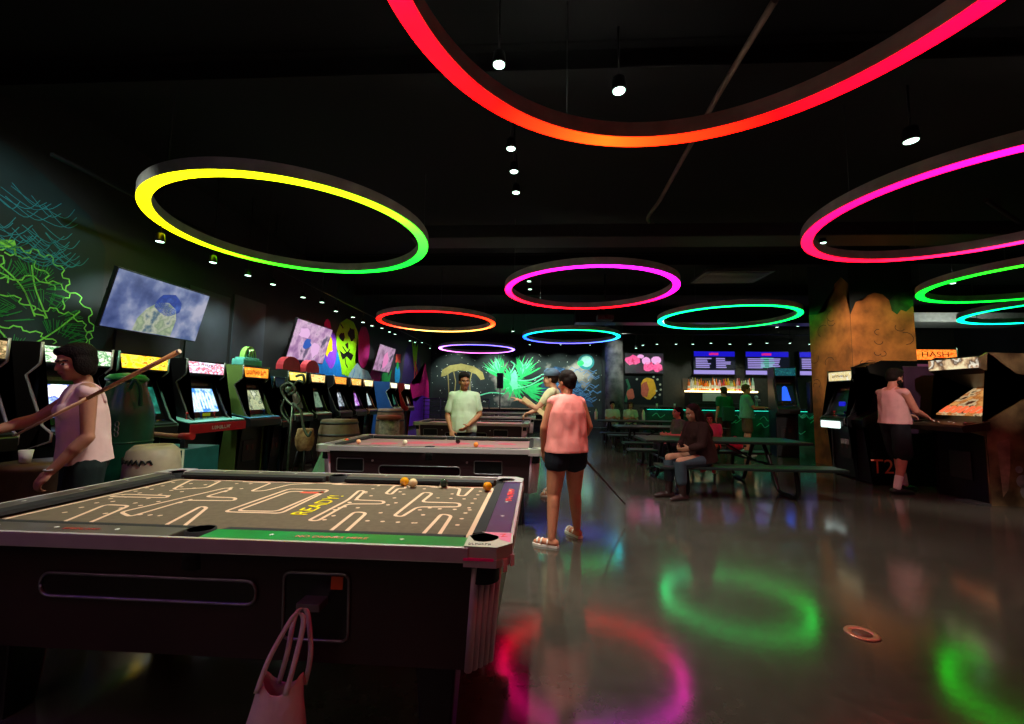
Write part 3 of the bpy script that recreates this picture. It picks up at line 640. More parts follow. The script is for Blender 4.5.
cabinet('arcade_machine', 'black arcade machine with bright yellow marquee and teal lit glass', (XB, 4.72, 0), L90, 0.66, '#0a0a0c', ['#ffe818', '#ffb800', '#fff060', '#d87810'], ['#0c4038', '#1a6a58', '#30a088'], group=GL, edge='#78b0a0', panel='#14201e', s_m=1.8, mscale=20)
arkn = cabinet('arcade_machine', 'black arcade machine with four joysticks on a pale panel over a red front', (XB, 5.66, 0), L90, 0.70, '#08080a', ['#f0f0f4', '#c8c8e0', '#e03850', '#f4f4ff'], ['#3c8cf0', '#a8d8ff', '#d8f0ff', '#4890e0'], panel='#78c4c0', front='#0c0c0e', group=GL, wide=0.36, sticks=4, s_s=1.4)
mb = MB(); mb.box((0, -0.875, 0.93), (1.03, 0.012, 0.12), bevel=0.004); o = mb.obj('red_front_board', mat('red_board', '#c01420', 0.35, nz=0.1), arkn); o['label'] = 'red board below the pale control panel'
glyphs(8, 0.36, 0.055, 'board_lettering', m_white, arkn, (0.02, -0.884, 0.93), (PI/2, 0, 0), 4)
glyphs(6, 0.22, 0.035, 'marquee_lettering', mat('marquee_red', '#e05070', 0.5), arkn, (0, -0.6215, 1.775), (PI/2, 0, 0), 5)
mb = MB()
for k in range(7): mb.box((-0.15+k*0.055, -0.572, 1.285), (0.026, 0.006, 0.24), Matrix.Rotation(-0.40, 3, 'X'))
mb.xf(Matrix.Translation((0, 0, 0))); mb.obj('screen_bars', emis('screen_white_bars', '#e8f8ff', 1.3), arkn)
mb = MB(); mb.box((0.0, -0.665, 1.095), (0.13, 0.012, 0.045), bevel=0.004); mb.obj('yellow_sticker', mat('lemon_sticker', '#e0e020', 0.5), arkn)
grn = cabinet('arcade_machine', 'moss green sided arcade machine with orange lettered marquee and round topper', (XB, 6.72, 0), L90, 0.66, '#5c7a3c', ['#ffa030', '#ff8420', '#ffc048'], ['#a8b890', '#c8d0a0', '#48604a', '#e0e8c8'], panel='#3a78a0', group=GL, wide=0.16, s_s=1.0)
glyphs(7, 0.5, 0.08, 'marquee_lettering', mat('marquee_scarlet', '#f02810', 0.5), grn, (0, -0.6225, 1.735), (PI/2, 0, 0), 6)
mb = MB(); mb.box((0, -0.45, 1.90), (0.46, 0.2, 0.1), bevel=0.015); mb.box((0, -0.45, 1.955), (0.36, 0.17, 0.05), bevel=0.01); tp = mb.obj('topper', mat('teal_topper', '#5ab8b0', 0.4, nz=0.2), grn)
mb = MB(); mb.prism([(0.15*math.cos(a*PI/10), 1.97+0.2*math.sin(a*PI/10)) for a in range(11)], -0.50, -0.42, 'y'); o = mb.obj('dome_sign', mat('lime_sign', '#8cc860', 0.4, nz=0.2), tp)
mb = MB(); mb.prism([(0.11*math.cos(a*PI/10), 1.985+0.15*math.sin(a*PI/10)) for a in range(11)], -0.505, -0.50, 'y'); mb.obj('dome_face', mat('teal_face', '#1c5c60', 0.4), tp)
for a in (-0.05, 0.0, 0.05):
    mb = MB(); mb.cyl((a, -0.508, 1.99), (a*0.6, -0.508, 2.12), 0.008, n=6); mb.obj('dome_stripe', mat('pale_lime', '#c0e890', 0.4), tp)
cabinet('arcade_machine', 'blue sided arcade machine just behind the moss green one', (XB, 7.37, 0), L90, 0.36, '#163c58', ['#203848', '#102028'], None, group=GL, H=1.72, sticks=1, s_m=0.4)
def dome(parent, col, w):
    mb = MB(); mb.prism([(w*math.cos(a*PI/12), 1.86+0.26*math.sin(a*PI/12)**0.8 if a not in (0, 12) else 1.86) for a in range(13)], -0.5, -0.36, 'y'); o = mb.obj('dome_topper', mat('dome_'+col.strip('#'), col, 0.5, nz=0.1), parent); return o
g1 = cabinet('arcade_machine', 'arcade machine with yellow marquee under the wider red dome', (XB, 7.93, 0), L90, 0.64, '#1c2420', ['#ffe468', '#e8c840', '#fff0a0'], ['#5a6048', '#3a4030', '#a0a080'], group=GL, panel='#9cb494', s_s=0.35); dome(g1, '#c02c3c', 0.30)
g2 = cabinet('arcade_machine', 'arcade machine with pale orange marquee under the narrower red dome', (XB, 8.70, 0), L90, 0.64, '#1c2420', ['#f8c060', '#f0d890', '#d87828'], ['#688870', '#88a888', '#485c48'], group=GL, panel='#8ca488', s_s=0.8); dome(g2, '#c83040', 0.27)
cabinet('arcade_machine', 'arcade machine with plain orange marquee, first right of the red domes', (XB, 9.74, 0), L90, 0.66, '#12161a', ['#ff8418', '#ffa840', '#d85c10'], ['#b8c8d0', '#303840', '#e0e8f0'], group=GL, panel='#3c3a34')
cabinet('arcade_machine', 'arcade machine with amber marquee and violet tinted screen', (XB, 10.62, 0), L90, 0.66, '#1c1410', ['#f8b850', '#e09030', '#f8dc90'], ['#d8c8e8', '#b050d0', '#404050'], group=GL, panel='#2c2420', side2=None)
cabinet('arcade_machine', 'wood edged arcade machine with cream marquee', (XB, 11.42, 0), L90, 0.66, '#4a3424', ['#fff0b0', '#f0d080', '#fff8e0'], ['#98b0b0', '#c8d8d8', '#506868'], group=GL, panel='#7c6c50', edge='#b89870')
cabinet('arcade_machine', 'curved blue sided arcade machine with cream marquee', (XB, 13.5, 0), L90, 0.70, '#1c4c8c', ['#fff4c0', '#fffbe8'], ['#206850', '#183830', '#60b090'], group=GL, panel='#7c9c8c', edge='#a8c8b8')
cabinet('arcade_machine', 'dark red sided arcade machine, farthest along the left wall', (XB, 14.95, 0), L90, 0.70, '#7c1810', ['#fff4d0', '#fffbe8'], ['#c8c0a8', '#68604c', '#e8e0d0'], group=GL, panel='#a89c88', edge='#a87860')
# right hand machines
GR = 'arcade machines on the right side'
cA = cabinet('arcade_machine', 'black arcade machine with cream lettered marquee beside the pillar', (6.42, 8.42, 0), -L90, 0.66, '#08080a', ['#fff0b8', '#f8dc90', '#fffbe8'], ['#040408', '#06060c', '#101028'], group=GR, s_m=0.9, s_s=0.4, H=2.02)
glyphs(7, 0.42, 0.05, 'marquee_lettering', mat('amber_letters', '#a86820', 0.5), cA, (0, -0.6225, 1.885), (PI/2, 0, 0), 7)
mb = MB(); mb.box((0.0, -0.835, 0.975), (0.5, 0.012, 0.13), bevel=0.02); o = mb.obj('white_lit_panel', emis('white_panel_light', '#e8fff8', 1.3), cA)
mb = MB(); mb.box((0.0, -0.60*1.0, 1.36), (0.16, 0.03, 0.09), bevel=0.02); o = mb.obj('blue_screen_figure', emis('blue_figure', '#2020e0', 0.7), cA)
mb = MB(); mb.box((0.02, -0.60, 0.66), (0.20, 0.012, 0.09)); mb.obj('pale_decal', mat('pale_decal', '#a8a8a0', 0.5, nz=0.6, nscale=30), cA)
# deluxe black cabinet with lettering on its side towards the camera
t = thing('arcade_machine', 'big black arcade machine with a coral T2 on its side panel', 'arcade machine', (0, 0, 0), 0, GR)
bx0, bx1, by0, by1 = 5.62, 6.95, 7.66, 8.05
pr_ = [(bx0+0.1, 0.0), (bx1, 0), (bx1, 2.12), (bx0+0.36, 2.12), (bx0+0.12, 2.03), (bx0+0.16, 1.9), (bx0+0.5, 1.82), (bx0+0.34, 1.3), (bx0, 1.12), (bx0, 0.98), (bx0+0.1, 0.92)]
mb = MB(); mb.prism(pr_, by0, by0+0.03, 'y'); sp = mb.obj('side_panel', mat('black_gloss_side', '#070709', 0.3, nz=0.2), t)
text_mesh('T2', 0.34, 'side_lettering', mat('coral_print', '#d87860', 0.6), sp, (5.90, by0-0.002, 0.30), (PI/2, 0, 0), 0.001)
mb = MB(); mb.prism(pr_, by1-0.03, by1, 'y'); mb.obj('side_panel', m_black, t)
MB().prism([(bx0+0.14, 0.02), (bx1-0.02, 0.02), (bx1-0.02, 2.1), (bx0+0.38, 2.1), (bx0+0.18, 2.02), (bx0+0.56, 1.8), (bx0+0.4, 1.28), (bx0+0.06, 1.08), (bx0+0.14, 0.9)], by0+0.03, by1-0.03, 'y').obj('body', m_black, t)
MB().box((6.78, by0-0.012, 2.03), (0.42, 0.02, 0.07), bevel=0.005).obj('name_plate', emis('dim_rose_plate', '#b05080', 0.25), t)
MB().box((6.62, by0-0.02, 1.45), (0.62, 0.03, 1.15), bevel=0.01).obj('purple_panel', mat('purple_panel', '#3c2238', 0.4, nz=0.25, nscale=3), t)
# the machine the man plays: slanted playfield, faces left
t = thing('arcade_machine', 'wide arcade machine with tilted orange playfield played by the man in shorts', 'arcade machine', (0, 0, 0), 0, GR)
cx0, cx1, cy0, cy1 = 6.28, 7.55, 6.32, 7.12
pr_ = [(cx0, 0), (cx1, 0), (cx1, 2.10), (cx0+0.1, 2.12), (cx0, 2.06), (cx0, 1.90), (cx0+0.12, 1.84), (cx0+0.80, 1.80), (cx0+0.74, 1.60), (cx0-0.02, 1.14), (cx0-0.28, 1.12), (cx0-0.28, 1.02), (cx0, 0.94)]
mb = MB(); mb.prism(pr_, cy0, cy0+0.03, 'y'); sp = mb.obj('side_panel', mat('brown_side_art', '#3c2c1c', 0.4, nscale=3, col2='#86704c'), t)
mb = MB(); mb.mi = 0
mb.poly([(cx0+0.12+0.5*a, cy0-0.003, 0.12+b) for a, b in [(0, 0.75), (0.35, 0.8), (0.3, 0.4), (0.2, 0.1), (0.05, 0)]])
sp2 = mb.obj('side_artwork', mat('tan_side_art', '#8a705c', 0.5, nz=0.3), sp)
mb = MB(); rr = [0.10, 0.06, 0.14]
for (u, z, r) in [(0.42, 0.34, 0.09), (0.50, 0.20, 0.13), (0.38, 0.5, 0.05)]: mb.poly([(cx0+u+r*math.cos(k*PI/6), cy0-0.004, z+r*math.sin(k*PI/6)) for k in range(12)])
mb.obj('grey_side_spots', mat('grey_art_spots', '#8a8c90', 0.5, nz=0.3), sp)
mb = MB(); mb.poly([(cx0+u, cy0-0.0045, z) for u, z in [(0.62, 0.25), (0.9, 0.35), (1.2, 0.2), (1.1, 0.12), (0.7, 0.12)]]); mb.obj('maroon_side_patch', mat('maroon_art', '#6a2030', 0.5), sp)
mb = MB(); mb.prism(pr_, cy1-0.03, cy1, 'y'); mb.obj('side_panel', m_black, t)
MB().prism([(cx0+0.02, 0.02), (cx1-0.02, 0.02), (cx1-0.02, 2.08), (cx0+0.1, 2.10), (cx0+0.03, 2.0), (cx0+0.16, 1.83), (cx0+0.66, 1.6), (cx0+0.02, 1.12), (cx0+0.02, 0.94)], cy0+0.03, cy1-0.03, 'y').obj('body', m_black, t)
MB().box((cx0-0.015, (cy0+cy1)/2, 1.985), (0.03, 0.74, 0.155), bevel=0.006).obj('marquee', emis('marquee_faces', '#f8e8b8', 1.0, ['#d8b488', '#503020', '#f8f0d8', '#a87850'], 5), t)
nrm = Vector((-(1.62-1.16), 0, 0.67)).normalized(); ang = math.atan2(0.46, 0.67)
mb = MB(); mb.box((cx0+0.31, (cy0+cy1)/2, 1.435), (0.74, 0.66, 0.02), Matrix.Rotation(-ang, 3, 'Y')); pf = mb.obj('playfield', emis('orange_playfield', '#f8b060', 0.7, ['#c06828', '#f8d8a0', '#50200c'], 7, 'noise'), t)
mb = MB()
for j in range(7): mb.box((cx0+0.09, cy0+0.12+j*0.093, 1.31), (0.16, 0.05, 0.02), Matrix.Rotation(-ang, 3, 'Y'), bevel=0.005)
mb.obj('score_lights', emis('coral_score_lights', '#ff7040', 1.0), pf)
mb = MB(); mb.prism([(cx0, 1.03), (cx0-0.36, 0.99), (cx0-0.38, 1.06), (cx0-0.34, 1.09), (cx0, 1.15)], cy0-0.06, cy1+0.12, 'y'); cp = mb.obj('control_panel', mat('dark_bronze_panel', '#2c241a', 0.3, nz=0.2), t)
for j in range(6):
    mb = MB(); mb.lathe([(0.018, 0), (0.018, 0.012), (0.001, 0.016)], (cx0-0.15-0.05*(j % 2), cy0+0.12+0.12*j, 1.115-0.01*(j % 2)), 10); mb.obj('button', m_white, cp)
mb = MB(); mb.box((cx0-0.004, (cy0+cy1)/2, 0.5), (0.014, 0.32, 0.4), bevel=0.006); mb.obj('coin_door', m_dkgrey, t)
MB().box((cx0-0.10, cy0+0.16, 0.012), (0.2, 0.3, 0.024), bevel=0.005).obj('foot_plate', m_grey, t)
t2 = cabinet('arcade_machine', 'nearest right hand arcade machine, a dark shape cut by the picture edge', (7.25, 5.35, 0), -L90, 0.75, '#120d12', ['#18120e', '#0c0808'], ['#0a0608', '#100810'], group=GR, s_m=0.1, s_s=0.1, H=2.0, front='#0b090c')
cH = cabinet('arcade_machine', 'arcade machine with large glowing orange lettered marquee behind the pillar', (8.6, 10.2, 0), 0, 0.92, '#1a1210', ['#ff6a18', '#ff9038', '#ff5008'], ['#140808', '#201010'], group=GR, H=2.62, s_m=1.6, sticks=1, s_s=0.3)
text_mesh('HASH', 0.16, 'marquee_lettering', mat('dark_orange_letters', '#901c08', 0.5), cH, (0, -0.624, 2.445), (PI/2, 0, 0), 0.0005, width=0.55)
cabinet('arcade_machine', 'tall arcade machine with dull lime sign, right of the pillar', (8.25, 11.3, 0), 0, 0.8, '#161a10', ['#a8b828', '#889818'], None, group=GR, H=2.98, s_m=0.5, sticks=1)
# right of the bar: blue machine, gold decorated machine
cB = cabinet('arcade_machine', 'tall dark blue arcade machine with glowing blue cone picture near the bar', (6.50, 11.75, 0), -0.25, 0.50, '#0c1a48', ['#1c8090', '#104858', '#30a8a8'], ['#04081c', '#060c2c'], group=GR, H=2.3, s_m=0.5, s_s=0.5)
mb = MB(); mb.poly([(0.10, -0.655, 1.42), (0.05, -0.52, 1.76), (0.0, -0.51, 1.79), (-0.05, -0.52, 1.76), (-0.10, -0.655, 1.42)]); o = mb.obj('cone_picture', emis('cone_blue', '#2860ff', 1.3), cB)
o.modifiers.new('s', 'SOLIDIFY').thickness = 0.01
pin = thing('pinball_machine', 'dark pinball machine with gold painted front below the pillar mural edge', 'pinball machine', (6.95, 10.6, 0), -0.2, GR)
MB().prism([(-0.1, 0.86), (-1.25, 0.72), (-1.25, 1.0), (-0.1, 1.18)], -0.3, 0.3, 'x').obj('play_box', mat('pinball_black', '#141012', 0.4), pin)
MB().box((0, 0.02, 1.5), (0.7, 0.2, 0.75), bevel=0.01).obj('back_box', mat('pinball_black', '#141012', 0.4), pin)
MB().box((0, -0.09, 1.5), (0.6, 0.02, 0.6)).obj('back_glass', mat('dim_back_glass', '#141820', 0.3, nscale=6, col2='#3c3020'), pin)
mb = MB(); mb.box((0, -1.256, 0.86), (0.5, 0.012, 0.22)); mb.obj('front_art', mat('gold_art', '#2c2010', 0.4, nscale=14, col2='#a08030'), pin)
for sx in (-1, 1):
    for y, z in ((-1.2, 0.75), (-0.12, 0.88)): MB().cyl((sx*0.27, y, 0.0), (sx*0.27, y, z), 0.022, n=8).obj('leg', m_chrome, pin)
# ================================================================== televisions
m_tvb = mat('tv_black', '#0a0a0c', 0.3)
def tv(name, label, c, w, h, rz, tilt, mats, pict=None, group=None):
    """faces local -y"""
    t = thing(name, label, 'television', c, rz, group); t.rotation_euler = (tilt, 0, rz)
    MB().box((0, 0.03, 0), (w+0.04, 0.05, h+0.04), bevel=0.008).obj('housing', m_tvb, t)
    mb = MB(); mb.box((0, 0.0, 0), (w, 0.012, h)); sc1 = mb.obj('screen', mats[0], t)
    if pict:
        for nm, m, polys in pict:
            mb = MB()
            for P in polys: mb.poly([(x*w/2, -0.008, y*h/2) for x, y in P])
            mb.obj(nm, m, sc1)
    MB().box((0, 0.094, 0), (0.25, 0.09, 0.25), bevel=0.01).obj('wall_bracket', m_black, t)
    return t
def bl(cx, cy, rx, ry, n=14, j=0.12, seed=0):
    r = random.Random(seed); return [(cx+rx*math.cos(2*PI*k/n)*(1+r.uniform(-j, j)), cy+ry*math.sin(2*PI*k/n)*(1+r.uniform(-j, j))) for k in range(n)]
tv1 = tv('wall_television', 'large tilted television with blue stormy picture on left wall', (-5.13, 5.46, 2.53), 1.42, 0.72, L90, -0.0, [emis('tv_storm', '#3c4c84', 0.75, ['#5868a0', '#8c98c0', '#c0c0d8'], 2.6)],
   [('picture_shape', emis('tv_storm_green', '#b8c8a0', 0.75, ['#8ca084', '#c8ccb4', '#5c7888'], 5), [[(-0.45, -0.98), (-0.42, -0.5), (-0.3, -0.1), (-0.12, 0.2), (0.1, 0.3), (0.3, 0.1), (0.38, -0.3), (0.36, -0.98)]]),
    ('picture_cap', emis('tv_storm_blue', '#2848a8', 0.8, ['#203c90', '#4468c0'], 8), [bl(0.12, 0.22, 0.30, 0.42, 14, 0.12, 4)])])
tv1.rotation_euler = Euler((0.25, 0, L90), 'XYZ')
tv2 = tv('wall_television', 'tilted television with lilac and pink picture, nearer of the two by the skull mural', (-5.14, 9.38, 2.58), 1.52, 0.86, L90, 0, [emis('tv_lilac', '#a070a8', 0.8, ['#c898c8', '#f0c8e8', '#706080'], 3)],
   [('picture_shape', emis('tv_lilac_blue', '#3060c0', 0.9), [bl(-0.2, -0.12, 0.2, 0.3, 12, 0.25, 2)]), ('picture_patch', emis('tv_lilac_pale', '#f4c0f0', 0.9), [bl(0.3, -0.3, 0.3, 0.4, 12, 0.3, 8), bl(-0.5, 0.4, 0.3, 0.3, 10, 0.3, 9)])])
tv2.rotation_euler = Euler((0.25, 0, L90), 'XYZ')
tv3 = tv('wall_television', 'tilted television with mauve picture, farther along the left wall', (-5.14, 14.15, 2.65), 1.50, 0.86, L90, 0, [emis('tv_mauve', '#8c5c84', 0.8, ['#b888b0', '#d8a8d0', '#584860'], 3)],
   [('picture_shape', emis('tv_mauve_pink', '#f08cc8', 0.9), [bl(0.1, -0.1, 0.35, 0.6, 12, 0.3, 12)])])
tv3.rotation_euler = Euler((0.25, 0, L90), 'XYZ')
yb = YBAR - 0.14
tv('wall_television', 'television with pink and white picture by the grey column', ((3.5+5.02)/2, yb, 2.82), 1.48, 0.78, 0, 0, [emis('tv_pinkbase', '#2c2c38', 0.7, ['#38343c', '#4c2c40'], 3)],
   [('picture_shape', emis('tv_hotpink', '#ff4c90', 1.0, ['#ff6ca8', '#e03068'], 6), [bl(-0.6, 0.3, 0.38, 0.5, 12, 0.2, 1), bl(0.25, -0.35, 0.3, 0.5, 12, 0.2, 2), bl(0.7, -0.4, 0.26, 0.45, 12, 0.2, 3)]),
    ('picture_dome', emis('tv_palepink', '#f8b0e8', 1.0), [bl(0.1, 0.25, 0.24, 0.38, 12, 0.1, 4), bl(0.62, 0.3, 0.26, 0.4, 12, 0.1, 5), bl(-0.2, 0.7, 0.2, 0.2, 10, 0.2, 7)])])
m_mb = emis('menu_blue', '#1c14d0', 0.9); m_ml = emis('menu_lilac', '#a898e8', 0.9); m_mr = emis('menu_red', '#f02858', 1.0); m_mg = emis('menu_dark', '#0c0a24', 0.6); m_mt = emis('menu_teal', '#6cc8b8', 0.9)
def rows(x0, x1, y0, y1, n, seed, dx=0.5):
    r = random.Random(seed); out = []
    for k in range(n):
        y = y1 - (y1-y0)*(k+0.5)/n; hh = (y1-y0)/n*0.30; xe = x0 + (x1-x0)*(1-dx*r.random()*0.6)
        out.append([(x0, y-hh), (xe, y-hh), (xe, y+hh), (x0, y+hh)])
    return out
def R4(a, b, c, d): return [(a, b), (c, b), (c, d), (a, d)]
for i, (xa, xb, lb) in enumerate([(6.16, 7.74, 'blue menu screen over the bottle shelf, leftmost of the menus'), (8.13, 9.76, 'blue menu screen over the bar, middle of the menus'), (10.15, 11.8, 'blue menu screen cut off by the pillar')]):
    w = xb - xa
    pic = [('menu_header', m_mb, [R4(-0.98, 0.55, 0.98, 0.97)]), ('menu_title', m_mr, [R4(-0.25, 0.66, 0.2, 0.86)]), ('menu_footer', m_ml, [R4(-1.0, -0.95, 0.95, -0.62)]),
           ('menu_rows', m_ml, rows(-0.9, -0.1, -0.45, 0.45, 6, i*3+1, 0.6) + rows(0.08, 0.8, -0.45, 0.45, 6, i*3+2, 0.7))]
    if i == 1: pic.append(('menu_teal_rows', m_mt, rows(-0.3, 0.35, -0.4, 0.5, 5, 9, 0.3)))
    tv('menu_screen', lb, ((xa+xb)/2, yb, 2.86), w, 0.92, 0, 0, [m_mg], pic, 'menu screens over the bar')
# ================================================================== wall paintings
lw = lambda y, z, e=0.004: (XL+e, y, z)
def neon(name, c): return mat(name, c, 0.7, nz=0.1, spec=0.2)
# green leaf mural, near left
mb = MB()
mb.poly([lw(a, b, 0.003) for a, b in [(-1, 0), (-1, 4.2), (3.0, 4.2), (4.0, 3.9), (4.75, 3.55), (4.98, 3.2), (5.0, 2.6), (5.1, 2.1), (5.0, 0.0)]])
o = mb.obj('leaf_mural', [mat('mural_teal_ground', '#04090b', 0.8, nscale=1.2, col2='#08282e')]); o['kind'] = 'structure'; o['label'] = 'neon green cabbage leaf and teal vein painting on near left wall'
leafm = o
def scallop(cx, cz, rx, rz, a0, a1, n, amp, seed):
    r = random.Random(seed); P = []
    for k in range(n*6+1):
        a = a0 + (a1-a0)*k/(n*6); w = 1 + amp*(1 if (k % 6) < 3 else -1)*(0.7+0.6*r.random()); P.append((cx+rx*w*math.cos(a), cz+rz*w*math.sin(a)))
    return P
mb = MB(); f5 = lambda u, v: lw(u, v, 0.008)
specs = [(4.35, 2.2, 0.55, 0.42, -0.6, 3.6, 9, 0.05), (3.95, 2.45, 0.5, 0.4, 0.2, 3.3, 8, 0.06), (4.25, 2.55, 0.35, 0.36, -0.6, 2.4, 7, 0.07), (3.8, 2.1, 0.6, 0.30, 0.3, 3.0, 8, 0.06), (4.5, 1.95, 0.42, 0.36, -1.0, 2.0, 7, 0.05), (3.5, 2.5, 0.5, 0.5, 0, 3.1, 8, 0.06), (4.1, 1.8, 0.5, 0.25, 0.2, 3.0, 7, 0.06)]
for i, (a, b, c, d, e, f_, g, h) in enumerate(specs): ribbon(mb, scallop(a, b, c, d, e, f_, g, h, i), 0.014, f5)
for P in [[(3.6, 1.78), (4.0, 1.80), (4.25, 1.86), (4.5, 2.06), (4.75, 2.35)], [(4.18, 1.84), (4.4, 1.76), (4.6, 1.6)], [(4.22, 2.75), (4.28, 2.5), (4.42, 2.2)], [(3.6, 2.25), (3.9, 2.1), (4.15, 1.84)], [(3.9, 2.7), (4.15, 2.5), (4.3, 2.2)]]: ribbon(mb, [(q.x, q.y) for q in smooth_curve([(x, y, 0) for x, y in P], 6)], 0.016, f5)
mb.mi = 1; rr = random.Random(4)
for k in range(300):
    i = rr.randrange(len(specs)); a, b, c, d, e, f_, g, h = specs[i]; an = rr.uniform(e, f_); r1, r2 = rr.uniform(0.35, 0.6), rr.uniform(0.75, 0.92)
    ribbon(mb, [(a+c*r*math.cos(an+0.1*(r-0.5)), b-0.05+d*r*math.sin(an+0.1*(r-0.5))) for r in (r1, (r1+r2)/2, r2)], 0.0055, f5)
mb.mi = 2
for k in range(55):
    cx, cz = (rr.uniform(3.9, 4.7), rr.uniform(2.8, 3.12)) if k < 38 else (rr.uniform(3.3, 4.5), rr.uniform(3.1, 3.5)); L = rr.uniform(0.12, 0.34); a = rr.uniform(-0.25, 0.35)
    P = smooth_curve([(cx-L*math.cos(a), cz-L*math.sin(a)+0.06, 0), (cx, cz-0.05, 0), (cx+L*0.6*math.cos(a+0.5), cz+L*0.6*math.sin(a+0.5), 0)], 5); ribbon(mb, [(q.x, q.y) for q in P if q.x < 4.95], 0.007, f5)
mb.mi = 0; P = [(3.70, 2.80), (3.86, 2.86), (4.06, 2.93)]; ribbon(mb, P, 0.075, f5)
o = mb.obj('leaf_mural_lines', [neon('neon_lime', '#7cd85c'), neon('neon_green_fine', '#2c8c44'), neon('neon_cyan_vein', '#2c8498')]); o['kind'] = 'structure'; o['label'] = 'glowing lime leaf outlines painted on near left wall'
# dull panels behind the first television
mb = MB()
for (a, b, c, d) in [(6.3, 1.0, 7.2, 3.1), (7.3, 0.8, 8.2, 3.2), (5.2, 0.6, 6.2, 2.4)]: mb.box((XL+0.012, (a+c)/2, (b+d)/2), (0.024, c-a, d-b), bevel=0.004)
o = mb.obj('wall_panelling', mat('slate_panel', '#20262e', 0.5, nscale=1.5, col2='#343c46')); o['kind'] = 'structure'; o['label'] = 'slate grey panels on the left wall'
# cartoon mural further along the left wall (plain abstract shapes)
def blob(mb, cx, cz, rx, rz, seed=0, n=18, j=0.08, e=0.005): mb.poly([lw(x, y, e) for x, y in bl(cx, cz, rx, rz, n, j, seed)])
cols = [('mural_azure', '#0870c8'), ('mural_lime', '#8ce010'), ('mural_black', '#080a0c'), ('mural_magenta', '#a01c6c'), ('mural_yellow', '#f0d010'), ('mural_violet', '#7c3cd0'), ('mural_pale', '#90b8c8'), ('mural_hotpink', '#e81c88'), ('mural_green', '#28a850'), ('mural_red', '#e04c3c'), ('mural_plum', '#2c1c50'), ('mural_cyan', '#1898d8')]
mb = MB()
mb.mi = 0; mb.poly([lw(a, b, 0.004) for a, b in [(8.9, 0.9), (8.7, 1.9), (9.4, 2.25), (10.2, 2.05), (10.9, 2.55), (11.5, 2.6), (12.0, 2.2), (12.6, 1.9), (12.6, 0.9)]])
mb.mi = 5; blob(mb, 11.05, 2.62, 0.34, 0.5, 3, e=0.005); mb.mi = 7; blob(mb, 10.8, 3.0, 0.22, 0.42, 13, e=0.0055)
mb.mi = 4; blob(mb, 10.75, 2.72, 0.34, 0.3, 5, 16, 0.2, 0.006)
mb.mi = 3; blob(mb, 13.2, 2.95, 0.50, 0.68, 7, 18, 0.04, 0.005)
mb.mi = 1; mb.poly([lw(a, b, 0.007) for a, b in [(11.75, 2.0), (11.6, 2.35), (11.35, 2.75), (11.3, 3.1), (11.5, 3.42), (11.9, 3.62), (12.35, 3.60), (12.7, 3.35), (12.8, 3.0), (12.6, 2.7), (12.6, 2.4), (12.85, 2.2), (12.4, 1.9)]])
mb.mi = 2; blob(mb, 12.25, 3.22, 0.24, 0.19, 9, 12, 0.25, 0.009); blob(mb, 11.66, 3.05, 0.16, 0.13, 10, 12, 0.3, 0.009); mb.poly([lw(a, b, 0.009) for a, b in [(11.85, 2.85), (12.05, 2.95), (12.1, 2.72), (11.95, 2.78)]]); mb.poly([lw(a, b, 0.009) for a, b in [(11.5, 2.66), (11.8, 2.58), (12.1, 2.68), (12.45, 2.6), (12.3, 2.42), (12.0, 2.52), (11.75, 2.40)]])
for P in [[(11.7, 2.78), (12.0, 2.62), (12.2, 2.75)], [(11.85, 2.6), (11.95, 2.3), (12.1, 2.2)], [(11.5, 3.4), (11.7, 3.3)], [(12.4, 3.4), (12.5, 3.1)]]: ribbon(mb, P, 0.055, lambda u, v: lw(u, v, 0.009))
mb.mi = 6; mb.poly([lw(a, b, 0.008) for a, b in [(11.9, 1.6), (12.25, 2.05), (12.75, 2.4), (13.1, 2.25), (13.6, 2.2), (14.0, 1.95), (14.1, 1.5)]])
mb.mi = 0
for P in [[(12.3, 1.6), (12.6, 2.2)], [(12.8, 1.6), (13.0, 2.1)], [(13.3, 1.6), (13.4, 2.05)]]: ribbon(mb, P, 0.03, lambda u, v: lw(u, v, 0.01))
mb.mi = 3; blob(mb, 14.3, 2.05, 0.5, 0.28, 20, e=0.005)
mb.mi = 8; mb.poly([lw(a, b, 0.005) for a, b in [(14.9, 1.7), (14.9, 2.1), (15.2, 2.6), (15.4, 3.0), (15.6, 2.5), (15.5, 2.1), (15.9, 2.4), (15.7, 1.8)]])
mb.mi = 11; blob(mb, 16.6, 2.25, 0.32, 0.42, 23, e=0.005); mb.mi = 9; mb.poly([lw(a, b, 0.006) for a, b in [(16.3, 2.7), (16.9, 2.75), (16.95, 3.1), (16.35, 3.05)]]); mb.mi = 8; blob(mb, 16.6, 2.6, 0.16, 0.15, 25, e=0.007)
mb.mi = 10; mb.poly([lw(a, b, 0.0035) for a, b in [(16.9, 1.2), (17.6, 3.4), (18.4, 3.9), (19.3, 3.7), (19.9, 3.0), (19.4, 1.2)]])
mb.mi = 1; mb.poly([lw(a, b, 0.006) for a, b in [(18.9, 2.7), (18.6, 3.3), (18.4, 3.95), (18.75, 3.6), (18.9, 4.0), (19.05, 3.6), (19.4, 3.85), (19.25, 3.2), (19.2, 2.5)]])
mb.mi = 9
for P in [[(19.0, 3.0), (19.4, 2.6), (19.7, 2.0)], [(19.0, 2.8), (19.0, 2.2), (18.8, 1.8)], [(19.2, 2.6), (19.5, 2.2), (19.9, 2.4)]]: ribbon(mb, P, 0.12, lambda u, v: lw(u, v, 0.008))
